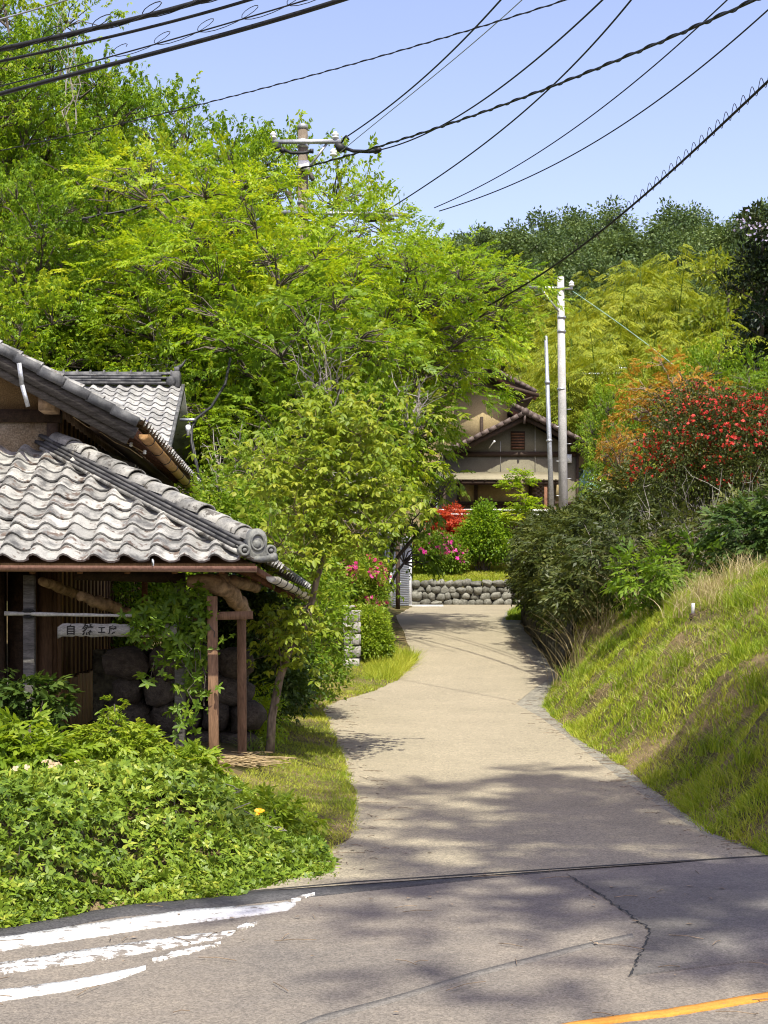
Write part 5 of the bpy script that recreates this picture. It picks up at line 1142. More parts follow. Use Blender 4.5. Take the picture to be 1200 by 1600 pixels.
# ------------------------------------------------------------------ vegetation: tree kinds
BK_ = M['bark']
T = {}
T['ash'] = make_tree(1, 12, 4.0, 1.6, 40, 1450, 'droop', (0.155, 0.060), tr=0.17, nleaf=36, spl=0.55, mats=(BK_, M['lf_tree']))
T['ash2'] = make_tree(2, 12, 3.7, 1.4, 38, 1400, 'droop', (0.15, 0.058), tr=0.16, nleaf=36, spl=0.55, mats=(BK_, M['lf_tree']))
T['locust'] = make_tree(3, 9, 3.3, 1.2, 38, 1450, 'fan', (0.10, 0.044), tr=0.13, nleaf=38, spl=0.6, flat=0.5, mats=(BK_, M['lf_yel']))
T['locust2'] = make_tree(4, 9, 3.4, 1.0, 38, 1450, 'fan', (0.10, 0.044), tr=0.13, nleaf=38, spl=0.62, flat=0.5, mats=(BK_, M['lf_yel']))
T['maple'] = make_tree(5, 9.5, 4.0, 6.3, 38, 1500, 'fan', (0.098, 0.046), tr=0.16, nleaf=38, spl=0.62, flat=0.38, lean=(2.6, -0.4), mats=(BK_, M['lf_yel']))
T['scrub'] = make_tree(6, 6, 2.6, 0.3, 30, 800, 'fan', (0.106, 0.051), tr=0.08, nleaf=32, spl=0.5, flat=0.6, tbase=0.15, mats=(BK_, M['lf_mid']))
T['scrub2'] = make_tree(7, 5, 2.3, 0.2, 28, 800, 'droop', (0.11, 0.053), tr=0.07, nleaf=30, spl=0.42, flat=0.7, tbase=0.12, mats=(BK_, M['lf_tree']))
def on_ground(px, D): x = (px - 600) * D / F; return np.array([x, D, float(H(x, D))])
prng = random.Random(5)
def tree_at(name, label, kind, hk, px, D, ytop, group=None, sxy=1.0, rot=None, cat='tree'):
    p = on_ground(px, D); h = CH + (HZ - ytop) * D / F - p[2]; s = h / hk
    return plant_copy(name, label, cat, T[kind], p, prng.uniform(0, 6.28) if rot is None else rot, s * sxy, group, sz=s)
# the wooded slope on the left, from the back to the front
GW = 'trees on the wooded slope'
tree_at('ash_tree', 'tallest fresh green tree on the slope, behind the looped cables', 'ash', 12, 10, 46, -90, GW, 0.85)
tree_at('ash_tree', 'tall fresh green tree with drooping leaves behind the thick cables', 'ash2', 12, 95, 43, -10, GW, 0.8)
tree_at('ash_tree', 'broad green tree whose round top ends below the thickest cable', 'ash2', 12, 285, 49, 100, GW, 0.85)
tree_at('ash_tree', 'slender green tree between the two tallest trees of the slope', 'ash', 12, 190, 44, 85, GW, 0.7)
tree_at('ash_tree', 'green tree standing directly behind the brown utility pole', 'ash', 12, 452, 52, 158, GW, 0.8)
tree_at('ash_tree', 'green tree behind the old house gable, low on the slope', 'ash2', 12, 60, 36, 240, GW, 0.8)
tree_at('locust_tree', 'brightest yellow-green tree on the slope, left of the brown utility pole', 'locust', 9, 318, 36, 192, GW, 0.8)
tree_at('locust_tree', 'yellow-green tree at the foot of the brown utility pole', 'locust2', 9, 430, 34, 300, GW, 0.85)
tree_at('locust_tree', 'yellow-green tree with thin upright tips right of the brown utility pole', 'locust2', 9, 545, 38, 268, GW, 0.62)
tree_at('locust_tree', 'bright feathery tree whose branch tips stand against the sky over the road bend', 'locust', 9, 588, 40, 318, GW, 0.8)
tree_at('spreading_maple', 'wide bright maple reaching over the road towards the concrete pole', 'maple', 9.5, 548, 36, 395, None, 0.80, rot=0.0)
tree_at('spreading_maple', 'lower bright maple spreading in front of the far house', 'maple', 9.5, 500, 33, 500, None, 0.5, rot=0.25)
for lab, kind, hk, px, D, yt, sx in [
    ('mid green scrubby tree rising behind the rear roof ridge', 'scrub', 6, 250, 35, 420, 0.9), ('leafy tree beside the black service cable', 'scrub2', 5, 385, 33.5, 470, 0.7),
    ('scrubby tree filling the slope above the house gable', 'scrub', 6, 120, 38, 400, 1.0), ('leafy green tree above the left end of the house roof', 'scrub2', 5, 20, 34, 440, 0.9),
    ('leafy tree under the heavy cable at the middle of the slope', 'scrub', 6, 480, 32, 430, 0.9), ('leafy tree between the crooked tree and the maples', 'scrub2', 5, 540, 31, 560, 0.6),
    ('bushy tree directly behind the rear roof end', 'scrub2', 5, 335, 36, 560, 0.8), ('low bushy tree behind the ridge end ornament', 'scrub', 6, 420, 26, 640, 0.55),
    ('low leafy tree above the block wall', 'scrub2', 5, 505, 31, 690, 0.5), ('bushy green tree by the grey garage', 'scrub', 6, 525, 39, 560, 0.5)]:
    tree_at('scrub_tree', lab, kind, hk, px, D, yt, GW, sx)
for lab, kind, hk, px, D, yt, sx in [
    ('fresh green tree at the top of the slope left of the bare sapling', 'ash2', 12, -60, 40, -40, .8), ('green tree filling the slope under the tallest trees', 'ash', 12, 35, 40, 130, .75),
    ('green tree between bare sapling and yellow-green tree', 'ash2', 12, 165, 40, 190, .75), ('green tree behind the brightest yellow-green tree', 'ash', 12, 375, 47, 185, .7),
    ('green tree low on the slope behind the rear ridge', 'scrub2', 5, 170, 38, 470, .9), ('scrubby tree low behind the main roof verge', 'scrub', 6, 70, 37, 480, .9),
    ('green tree beneath the heavy twisted cable left of the pole', 'scrub2', 5, 330, 36, 400, .8), ('scrub tree under the wide maple', 'scrub', 6, 600, 40, 470, .55)]:
    tree_at('slope_tree', lab, kind, hk, px, D, yt, GW, sx)
# bare twigs sticking out of the slope
for k, (px, py, D) in enumerate(((110, 60, 40), (262, 545, 34), (365, 720, 27), (520, 560, 30), (640, 600, 31), (560, 740, 27))):
    r = np.random.default_rng(60 + k); b = P(px, py, D); m = MB(); L_ = (2.6 if k == 0 else 1.1)
    o = thing('dead_branch', ['tall bare grey sapling among the tallest trees', 'tangle of bare grey twigs above the rear roof ridge', 'tangle of bare grey twigs behind the porch ridge end', 'bare grey branch in the leaves at mid slope', 'bare grey branch under the spreading maples', 'bare grey twigs behind the crooked tree crown'][k], 'branch', b - [0, 0, L_])
    for i in range(9 if k else 4):
        e = b + r.normal(0, 0.35 * L_ if k else 0.25, 3) + [0, 0, 0.15 * L_]; c = limb(r, b - [0, 0, L_], e, 7, 0.06); m.tube(c, np.linspace(0.022, 0.006, 7), 4, False)
        for j in range(5): s_ = c[2 + j % 4]; m.tube(limb(r, s_, s_ + r.normal(0, 0.3, 3) + [0, 0, .2], 4, 0.1), [0.009, .007, .005, .003], 3, False)
    m.build('twigs', M['deadwood'], o)
# tall trees out of the frame behind the viewer; their soft shade falls on the junction
T['road'] = make_tree(8, 25, 4.2, 18.5, 28, 640, 'fan', (0.20, 0.09), tr=0.24, nleaf=30, spl=0.9, flat=0.3, lean=(-1.6, 1.6), tbase=0.9, mats=(BK_, M['lf_mid']))
plant_copy('roadside_tree', 'tall roadside tree whose shade falls on the junction', 'tree', T['road'], (7.2, -2.9, 0.1), 0.0, 1.0, 'trees by the main road')
plant_copy('roadside_tree', 'tall roadside tree whose shade falls on the end of the bank', 'tree', T['road'], (14.2, -3.0, 0.1), 0.35, 1.02, 'trees by the main road')

# ------------------------------------------------------------------ near plants on the left
# crooked tree at the edge of the verge
ct = on_ground(421, 16.0); r = np.random.default_rng(21); m = MB(); crook = thing('crooked_tree', 'small crooked tree with large pale leaves at the edge of the verge', 'tree', ct)
tp = [P(421,1172,16), P(425,1120,16), P(437,1060,16), P(446,1035,16), P(452,1010,16), P(470,990,16.05), P(481,965,16.1), P(487,940,16.1), P(495,905,16.1), P(506,872,16.1)]
tp[0][2] = ct[2] - .1; m.tube(tp, [.052,.045,.043,.038,.05,.046,.036,.034,.032,.028], 8)
brs = [([tp[-1], P(520,835,16.2), P(530,800,16.3), P(535,740,16.4), P(533,690,16.5), P(531,640,16.5)], .024), ([P(506,872,16.1), P(490,830,15.9), P(470,812,15.7), P(455,790,15.6)], .016),
       ([P(505,868,16.1), P(470,862,15.7), P(448,864,15.5), P(432,850,15.4), P(418,832,15.3)], .014), ([P(448,864,15.5), P(424,872,15.4), P(420,885,15.4), P(428,895,15.4)], .008), ([P(530,800,16.3), P(560,780,16.2), P(590,770,16)], .012), ([P(534,720,16.4), P(560,690,16.2), P(585,665,16)], .010), ([P(534,725,16.4), P(505,690,16.6), P(480,660,16.6)], .010),
       ([P(520,835,16.2), P(555,830,15.8), P(600,820,15.6)], .010), ([P(487,940,16.1), P(470,955,15.8), P(455,975,15.7)], .009), ([P(440,1050,16), P(436,1010,15.8), P(420,975,15.7)], .010), ([P(446,1035,16), P(470,1000,16.3), P(500,985,16.2)], .008), ([P(531,760,16.35), P(490,740,16), P(440,720,15.8), P(400,715,15.7)], .011), ([P(525,815,16.2), P(580,800,16.6), P(625,770,16.7)], .010)]
lv = Leaves('h'); temps = [spray(r, 'droop', 18, 0.28, 0.078, 0.042, 'h') for _ in range(6)]
pts = []
for b, rad in brs:
    b = np.array(b); m.tube(b, np.linspace(rad, rad * .35, len(b)), 6, False); tt = np.linspace(0.3, len(b) - 1, 16 if rad > .009 else 8)
    q = np.stack([np.interp(tt, np.arange(len(b)), b[:, k]) for k in range(3)], -1)
    for p in q:
        for _ in range(2):
            e = p + r.normal(0, 0.15, 3) + [0, -0.05, 0.03]; m.tube([p, (p + e) / 2 + [0, 0, .02], e], [.005, .004, .002], 3, False); pts.append(e)
for c, n_, sp in ((P(500,735,16.3), 75, (0.42, .4, .36)), (P(560,700,16.3), 60, (0.36, .4, .3)), (P(545,795,16.2), 40, (0.36, .4, .22)), (P(450,745,16), 70, (.3, .3, .16)), (P(530,650,16.4), 50, (.18, .2, .18)), (P(520,850,15.9), 22, (.25, .3, .12)), (P(440,975,15.8), 16, (.14, .2, .1)), (P(600,770,16.2), 30, (.22, .3, .25))):
    pts.extend(c + r.normal(0, 1, (n_, 3)) * np.array(sp))
pts = np.array(pts); n_ = len(pts)
lv.put(r, temps, pts, r.normal(0, 1, (n_, 3)) * [1, 1, .3], np.array([0, 0, 1.]) + r.normal(0, .3, (n_, 3)), r.uniform(.7, 1.15, n_), .55 + r.normal(0, .18, n_))
m.build('trunk', M['bark_warm'], crook, smooth=True); link('crown', lv.mesh('crown', M['lf_crook'], origin_of(crook)), crook)

# clipped ground-cover hedge by the main road
r = np.random.default_rng(31)
def hb_x(y): return -0.40 - 0.36 * np.maximum(y - 10.55, 0)
def hedge_top(x, y):
    dm = (y - ymain(x)) * 0.88; fr = S(dm / 0.55) ** 0.6; rt = S((hb_x(y) - x) / 0.95); bk_ = 1 - 0.45 * S((dm - 1.0) / 2.4)
    return H(x, y) + fr * (0.06 + 0.38 * rt) * bk_ * (1 + 0.35 * (fnoise(x, y, 0.8) - 0.5)) + 0.10 * (fnoise(x, y, 0.3) - 0.5) * fr
N = 620000; x = r.uniform(-7.5, -0.22, N); y = r.uniform(4.4, 13.2, N); dm = (y - ymain(x)) * .88; ok = (dm > -0.06) & (x < hb_x(y) + 0.08) & (x > -7.4) & (dm < 4.2); x, y = x[ok], y[ok]
zt = hedge_top(x, y); e = 0.04; gxx = (hedge_top(x + e, y) - zt) / e; gyy = (hedge_top(x, y + e) - zt) / e; nrm = _unit(np.stack([-gxx, -gyy, np.ones_like(gxx)], -1))
g0 = H(x, y); z = g0 + (zt - g0) * r.random(len(x)) ** 0.5; dep = (zt - z) * nrm[:, 2]; ok = (dep < 0.20) & (r.random(len(x)) < np.where(dep < .07, .62, .30) * np.clip(0.25 + 1.0 / nrm[:, 2] * .5, 0, 1))
pts = np.stack([x, y, z], -1)[ok]; nrm = nrm[ok]
hedge = thing('clipped_hedge', 'low dense green hedge of small whorled leaves along the main road', 'hedge', (-1.6, 10.2, float(H(-1.6, 10.2))))
gap = fnoise(pts[:, 0] * 1.3 + pts[:, 2], pts[:, 1] + pts[:, 2] * 1.7, .22); k_ = r.random(len(pts)) < np.clip(5.5 * (gap - .31), .12, 1) * np.where(pts[:, 0] / pts[:, 1] > -.29, 1, .3); pts = pts[k_]; nrm = nrm[k_]; keep = r.permutation(len(pts))[:31000]; pts = pts[keep]; nrm = nrm[keep]; n_ = len(pts)
lv = Leaves('d'); temps = [spray(r, 'whorl', 5, 0.05, 0.045, 0.0205, 'd') for _ in range(8)]
tn = 0.30 + 0.9 * (fnoise(pts[:, 0], pts[:, 1], 0.9) - 0.5) * 0.7 + r.normal(0, .12, n_) + .1
lv.put(r, temps, pts, r.normal(0, 1, (n_, 3)), nrm * .8 + [0, -.1, .35] + r.normal(0, .45, (n_, 3)), r.uniform(.7, 1.3, n_), tn, .14)
link('foliage', lv.mesh('foliage', M['lf_hedge'], origin_of(hedge)), hedge)
m = MB()
for k in range(260):
    p = pts[r.integers(0, n_)]; g = np.array([p[0] + r.normal(0, .12), p[1] + .1 + abs(r.normal(0, .1)), float(H(p[0], p[1]))]); m.tube(limb(r, g, p - nrm[0] * 0, 4, .06), [.006, .005, .004, .002], 3, False)
for k in range(7):
    c = np.array([r.uniform(-1.3, -.6), r.uniform(10.2, 11.6), 0]); c[2] = float(hedge_top(c[0], c[1])) + .02; m.tube([c + [.12*math.sin(t*2.2+k), .05*t, .03*math.cos(3*t) - .03*t] for t in np.linspace(0, 3, 8)], .004, 3, False)
stuff(m.build('stems', M['deadwood'], hedge))

def place_bush(name, label, cat, seed, px, D, lobes, ns, kind, leaf, mat, group=None, dz=0, parts=('stems', 'foliage', 'flowers'), **kw):
    p = on_ground(px, D); p[2] += dz; w_, f_, fl_ = bush_mesh(seed, lobes, ns, kind, leaf, mat=mat, **kw)
    return plant_copy(name, label, cat, (w_, f_, fl_), p, 0, 1.0, group, parts)
place_bush('bright_shrub', 'bright yellow-green shrub with an upright sprig in front of the porch', 'shrub', 41, 178, 12.3, [(0,0,.40,.28,.26,.17),(.16,.05,.32,.24,.22,.15),(-.15,0,.30,.2,.2,.15),(.0,0,.62,.05,.05,.14)], 800, 'fan', (.042,.020), M['lf_bright'], nleaf=14, spl=.10, geo='h', tint0=.5)
place_bush('leafy_perennial', 'leafy light green perennial clump left of the upright-sprig shrub', 'shrub', 42, 42, 11.8, [(0,0,.32,.30,.28,.22),(-.35,0,.34,.32,.30,.22),(.22,.1,.22,.25,.25,.18),(-.05,.1,.52,.1,.1,.1)], 560, 'fan', (.085,.034), M['lf_bright'], nleaf=12, spl=.18, geo='h', tint0=.35)
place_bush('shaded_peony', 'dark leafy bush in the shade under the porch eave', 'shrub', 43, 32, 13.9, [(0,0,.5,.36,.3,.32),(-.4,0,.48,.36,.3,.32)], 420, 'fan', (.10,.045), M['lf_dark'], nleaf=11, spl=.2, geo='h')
place_bush('mock_orange', 'bushy light green growth at the foot of the vine-clad post', 'shrub', 44, 285, 12.9, [(0,0,.16,.18,.16,.10),(.12,.1,.14,.14,.14,.1),(-.2,.1,.12,.18,.18,.09)], 260, 'fan', (.06,.026), M['lf_bright'], nleaf=12, spl=.14, geo='h', tint0=.35)
place_bush('poppy_edge', 'tuft of tall weeds at the right end of the hedge with two orange poppies', 'weeds', 45, 425, 11.3, [(0,0,.12,.22,.2,.13),(.15,.1,.08,.16,.16,.1),(-.25,.1,.16,.2,.18,.14)], 330, 'fan', (.06,.02), M['lf_bright'], nleaf=12, spl=.14, geo='h', tint0=.3, stems=False)
for px, py, D in ((405,1268,10.7),(405,1298,10.6)):
    r = np.random.default_rng(px+py); c = P(px, py, D); g = float(H(c[0], c[1])); o = thing('poppy', 'small orange poppy in flower above the right end of the hedge', 'flower', (c[0], c[1], g), 'orange poppies'); lv = Leaves('p'); lv.put(r, [spray(r,'whorl',5,.03,.035,.034,'p')], c[None], [[1,0,0]], [[0,-.5,.8]], [1.], [.5]); link('petals', lv.mesh('petals', M['fl_orange'], origin_of(o)), o); m = MB(); m.tube([(c[0]+.03,c[1]+.03,g-.02),(c[0],c[1]+.01,c[2])], .003, 4); m.build('stem', M['lf_mid'], o)
# daffodil leaves with faded flowers
for k, (px, py, D) in enumerate(((48,1262,11.0),(72,1255,11.3),(105,1248,11.6))):
    r = np.random.default_rng(90+k); p = P(px, py, D); o = thing('daffodil_clump', ['clump of narrow daffodil leaves with faded flowers behind the hedge top', 'middle clump of narrow daffodil leaves with faded flowers', 'daffodil clump with faded flowers nearest the upright-sprig shrub'][k], 'flower', p, 'daffodil clumps')
    n_ = 34; q = p + r.normal(0, .05, (n_, 3)) * [1, 1, 0] + [0, 0, -.1]; V, f = blades(r, q, r.uniform(.26, .44, n_), r.uniform(.012, .018, n_), r.uniform(.15, .55, n_), 4); link('leaves', raw_mesh('leaves', V - origin_of(o), f, M['lf_mid'], tint=r.uniform(.2, .6, len(f))), o)
    lv = Leaves('p'); c = p + np.stack([r.normal(0, .08, 3), r.normal(0, .05, 3), r.uniform(.24, .36, 3)], -1); lv.put(r, [spray(r,'whorl',6,.03,.032,.022,'p')], c, r.normal(0,1,(3,3)), [[0,-1,.3]]*3, [1.]*3, [.5]*3); link('flowers', lv.mesh('flowers', M['fl_faded'], origin_of(o)), o)
    m = MB()
    for cc in c: m.tube([p + [0,0,-.1], cc], .004, 4)
    m.build('flower_stalks', M['lf_mid'], o)
# climbing vine in the porch
vn = thing('climbing_vine', 'five-leaved climbing vine hanging over the grey post and the sign', 'vine', HL((-0.335, 0.2, .2))); r = np.random.default_rng(51); m = MB(); q = []
for k in range(15):
    u0 = r.uniform(-.60, -.12); top = np.array([u0, .02 + r.normal(0, .06), 1.95 - .25 * r.random()]); low = top + [r.normal(0, .12), r.normal(-.02, .05), -r.uniform(.25, .95) * (1 if u0 > -.5 else .5)]
    c = limb(r, top, low, 8, .06); m.T = HL; m.tube(c, .004, 4, False); q.extend(c + r.normal(0, .05, c.shape)); q.extend(c + r.normal(0, .06, c.shape))
for a, b, n_ in (((-.335,.18,.75),(-.335,.16,2.0),46), ((-.64,.0,1.70),(-.05,.0,1.72),60), ((-.27,.02,.85),(-.22,-.08,.42),26), ((-.45,.05,1.2),(-.2,.05,1.5),40), ((-.74,-.10,1.50),(-.40,-.10,1.56),46), ((-.74,-.09,1.62),(-.30,-.09,1.70),40)):
    t = r.random((n_, 1)); q.extend(np.array(a) * (1 - t) + np.array(b) * t + r.normal(0, .07, (n_, 3)))
q = np.array([HL(p) for p in q]); n_ = len(q); lv = Leaves('h'); lv.put(r, [spray(r, 'whorl', 5, .08, .068, .034, 'h') for _ in range(5)], q, r.normal(0, 1, (n_, 3)), np.array([0, -.75, .55]) + r.normal(0, .3, (n_, 3)), r.uniform(.7, 1.2, n_), .3 + r.normal(0, .12, n_))
stuff(m.build('stems', M['bark'], vn)); link('leaves', lv.mesh('leaves', M['lf_mid'], origin_of(vn)), vn)
# evergreen shrubs between the porch and the block wall
GS = 'shrubs behind the porch'
for k, (lab, px, D, lobes, ns, mat, dz) in enumerate([
    ('fine-leaved yellow-green shrub behind the ridge end ornament', 400, 21, [(0,0,2.0,.9,.8,.75),(-.5,0,2.6,.6,.6,.5),(.5,0,1.6,.7,.7,.7),(0,-.2,.9,.9,.7,.8),(.75,-.3,.8,.6,.5,.7)], 3300, M['lf_mid'], 0),
    ('dark fine-leaved shrub under the pale side gutter', 405, 18.6, [(0,0,.9,.55,.6,.8),(.2,0,.5,.4,.5,.45),(-.3,.2,1.4,.5,.5,.5)], 1700, M['lf_dark'], 0),
    ('rounded green shrub left of the block wall', 478, 28.5, [(0,0,1.2,.8,.6,.75),(-.6,.2,1.7,.7,.6,.7),(.2,.4,2.1,.7,.6,.6)], 1900, M['lf_mid'], 0),
    ('leafy green shrub behind the crooked tree trunk', 440, 22.5, [(0,0,.7,.5,.5,.55),(-.3,.3,1.5,.6,.5,.7),(.35,.3,1.6,.5,.5,.6)], 1500, M['lf_mid'], 0),
    ('green shrub glimpsed through the open porch', 240, 20.5, [(0,0,1.3,1.0,.6,1.0),(.6,.4,1.9,.8,.6,.7),(-.4,.2,2.0,.5,.5,.5)], 1500, M['lf_tree'], 0)]):
    place_bush('evergreen_shrub', lab, 'shrub', 70 + k, px, D, lobes, int(ns * .56), 'bunch', (.078, .037), mat, GS, nleaf=18, spl=.16)
place_bush('fern_clump', 'yellowish ferny clump at the foot of the rear brown post', 'fern', 77, 392, 16.6, [(0,0,.34,.2,.2,.3),(.12,-.1,.2,.2,.2,.2)], 240, 'fan', (.05,.016), M['lf_yel'], nleaf=20, spl=.2)
# arching strap leaves by the crooked tree
o = thing('strap_leaf_clump', 'arching blue-green strap leaves between the porch post and the crooked tree', 'plant', on_ground(392, 15.4)); r = np.random.default_rng(79); n_ = 46; q = on_ground(392, 15.4) + r.normal(0, .05, (n_, 3)) * [1,1,0]; V, f = blades(r, q, r.uniform(.22,.36,n_), r.uniform(.012,.018,n_), r.uniform(.6,1.3,n_), 5); link('leaves', raw_mesh('leaves', V - origin_of(o), f, M['lf_dark'], tint=r.uniform(.5,1,len(f))), o)
# azalea by the road and its neighbour
place_bush('pink_azalea', 'pink flowering azalea over the grass beside the block wall', 'shrub', 81, 552, 29, [(0,0,1.35,.62,.5,.5),(-.3,.1,1.75,.5,.45,.4),(.25,0,.95,.38,.45,.5),(.1,-.2,.6,.5,.4,.45),(.25,.1,1.5,.3,.4,.3)], 2100, 'bunch', (.06,.026), M['lf_mid'], nleaf=14, spl=.13, flowers=(700, .085, M['fl_pink'], -.2, 9), tint0=.5)
place_bush('bright_shrub', 'fresh light green shrub beneath the pink azalea', 'shrub', 82, 577, 28.4, [(0,0,.6,.34,.36,.4),(.1,-.1,.3,.32,.36,.3)], 1000, 'bunch', (.065,.03), M['lf_bright'], nleaf=14, spl=.13, tint0=.35)
# ------------------------------------------------------------------ garden of the far house
def gp2(px, D): return on_ground(px, D)
place_bush('magenta_azalea', 'magenta flowering azalea at the left end of the lawn', 'shrub', 101, 684, 56.8, [(0,0,.75,.85,.6,.7),(.5,-.1,.5,.6,.5,.55),(-.5,0,.6,.6,.5,.6)], 1300, 'bunch', (.11,.05), M['lf_mid'], nleaf=14, spl=.25, flowers=(420, .14, M['fl_magenta'], -.1, 9))
place_bush('red_maple', 'small red-leaved maple in front of the dark opening', 'tree', 102, 706, 58.8, [(0,0,1.75,.7,.5,.3),(-.3,0,1.35,.5,.5,.25),(.35,0,1.3,.5,.4,.22),(.2,0,.9,.55,.4,.2),(-.2,0,.8,.5,.4,.2)], 620, 'fan', (.12,.045), M['lf_redmaple'], nleaf=16, spl=.35)
place_bush('round_shrub', 'rounded bright green garden shrub with several stems on the lawn', 'shrub', 103, 756, 57.2, [(0,0,1.5,.75,.6,.7),(.3,0,1.0,.75,.6,.6),(-.4,0,1.05,.65,.6,.55),(0,0,2.1,.4,.4,.4)], 1500, 'bunch', (.12,.055), M['lf_tree'], nleaf=14, spl=.24)
p = gp2(791, 57.6); T['slim'] = make_tree(104, 3.9, .75, 1.0, 15, 330, 'fan', (.10,.045), tr=.035, nleaf=20, spl=.36, flat=.5, mats=(M['bark_warm'], M['lf_yel']))
plant_copy('young_maple', 'slender young yellow-green maple in front of the canvas porch', 'tree', T['slim'], gp2(816, 57.6), .4, 1.0)
place_bush('clipped_hedge', 'low clipped hedge on top of the rockery stones', 'hedge', 105, 824, 59.6, [(0,0,.22,.7,.35,.25),(.9,0,.22,.7,.35,.25),(-.9,0,.22,.6,.35,.22)], 800, 'bunch', (.08,.04), M['lf_bright'], nleaf=12, spl=.14, stems=False)
place_bush('pale_rose', 'small pale pink flowering bush at the foot of the galvanised pole', 'shrub', 106, 874, 48, [(0,0,.3,.35,.3,.35),(.3,0,.2,.3,.3,.25)], 260, 'bunch', (.09,.04), M['lf_mid'], nleaf=12, spl=.16, flowers=(40, .13, M['fl_pale'], -.2, 4))
# ------------------------------------------------------------------ the right bank and terrace
place_bush('red_azalea', 'large old azalea covered in red flowers above the bank', 'shrub', 111, 1125, 25, [(0,0,2.0,1.1,.9,.75),(.8,.2,2.2,.9,.9,.7),(-.75,0,1.6,.7,.8,.65),(.3,-.3,1.3,1.0,.8,.6),(1.3,0,1.7,.8,.8,.7),(-.2,.4,2.55,.8,.7,.45)], 2900, 'bunch', (.054,.024), M['lf_brush'], nleaf=18, spl=.15, flowers=(2900, .056, M['fl_red'], -.35, 58), tint0=.35)
T['orange'] = make_tree(112, 4.6, 1.9, 1.3, 26, 620, 'fan', (.085,.038), tr=.07, nleaf=26, spl=.4, flat=.4, mats=(M['bark_warm'], M['lf_orange']))
tree_at('orange_maple', 'orange-leaved maple behind the red azalea', 'orange', 4.6, 1050, 33, 548, None, .78)
tree_at('orange_maple', 'small orange-tinged maple between the concrete pole and the red azalea', 'orange', 4.6, 965, 36, 650, None, .45)
GB = 'scrub along the terrace'
for lab, kind, hk, px, D, yt, sx in [('fresh green tree just right of the concrete pole', 'scrub2', 5, 955, 44, 600, .5), ('green scrub tree below the distant crossarms', 'scrub', 6, 940, 57, 606, .5), ('scrub tree behind the red azalea at the frame edge', 'scrub', 6, 1195, 33, 560, .8), ('scrub tree between orange maple and bamboo', 'scrub2', 5, 1120, 40, 540, .7), ('scrub tree beyond the right end of the red azalea', 'scrub2', 5, 1300, 27, 640, .8), ('bushy scrub tree on the terrace right of the bank top', 'scrub', 6, 1400, 24, 700, .8), ('scrub tree at the far right of the terrace', 'scrub2', 5, 1480, 30, 600, .9), ('leafy scrub tree beside the turquoise tarpaulin', 'scrub', 6, 960, 41, 660, .55)]:
    tree_at('scrub_tree', lab, kind, hk, px, D, yt, GB, sx)
for k, (lab, px, D, lobes, ns, mat) in enumerate([
    ('mixed green scrub capping the retaining wall corner', 880, 31, [(0,0,.15,.5,.8,.32),(.3,-.8,.2,.5,.6,.4),(-.15,1.5,.1,.5,.8,.3)], 1300, M['lf_brush']),
    ('dense scrub on the terrace above the retaining wall', 925, 29.5, [(0,0,.3,.6,.9,.4),(.8,0,.8,.7,.8,.6),(.4,-.7,.35,.8,.6,.4)], 1700, M['lf_brush']),
    ('dark undergrowth below the red azalea', 1060, 23.5, [(0,0,.5,.9,.6,.6),(.9,0,.6,.9,.6,.7),(-.8,.2,.5,.7,.6,.6),(1.7,0,.7,.8,.6,.8)], 1700, M['lf_brush']),
    ('ferny green shrub at the top edge of the bank', 1060, 21.8, [(0,0,.55,.5,.35,.3),(-.5,0,.4,.4,.35,.3),(.5,.1,.3,.4,.35,.25)], 420, M['lf_mid']),
    ('dark bush at the right end of the bank top', 1180, 21.8, [(0,0,.4,.6,.4,.5),(.6,0,.5,.6,.4,.6)], 1000, M['lf_dark']),
    ('leafy bush hanging over the corner of the bank and wall', 915, 25.6, [(0,0,.3,.35,.5,.4),(.3,.5,.6,.5,.5,.5),(-.1,-.3,.1,.3,.4,.25)], 1000, M['lf_brush']),
    ('ivy and weeds trailing over the far end of the retaining wall', 846, 40, [(0,0,.0,.4,1.2,.6),(.1,1.8,.1,.4,1.2,.5),(0,-2.2,-.1,.4,1.2,.6),(-.1,-4.4,-.2,.4,1.2,.6),(-.1,-6.6,-.3,.4,1.2,.6)], 3200, M['lf_brush'])]):
    place_bush('terrace_scrub', lab, 'shrub', 120 + k, px, D, lobes, int(ns * .40), 'fan', (.10, .037), mat, GB, nleaf=24, spl=.42, tint0=.36, shell=.6)
b0 = np.array([float(xR(30)) + .55, 30.0]); z0_ = float(H(b0[0], b0[1])); lobes = []
for dy in np.arange(-3.0, 13, 1.15):
    xx = float(xR(30 + dy)) - b0[0] + .12; zz = float(zr(30 + dy)) - z0_; lobes.append((xx + .1, dy, zz + 1.95, .34, .75, .45)); lobes.append((xx - .02, dy + .5, zz + 1.25, .26, .7, .55))
w_, f_, fl_ = bush_mesh(131, [(a, b, c + 3, d, e, g) for a, b, c, d, e, g in lobes], 2000, 'fan', (.09, .038), nleaf=16, spl=.3, mat=M['lf_brush'], stems=False, tint0=.34, shell=.7)
plant_copy('wall_ivy', 'olive ivy and weeds hanging down the face of the retaining wall', 'ivy', (f_,), (b0[0], b0[1], z0_ - 3), 0, 1.0, None, ('foliage',))
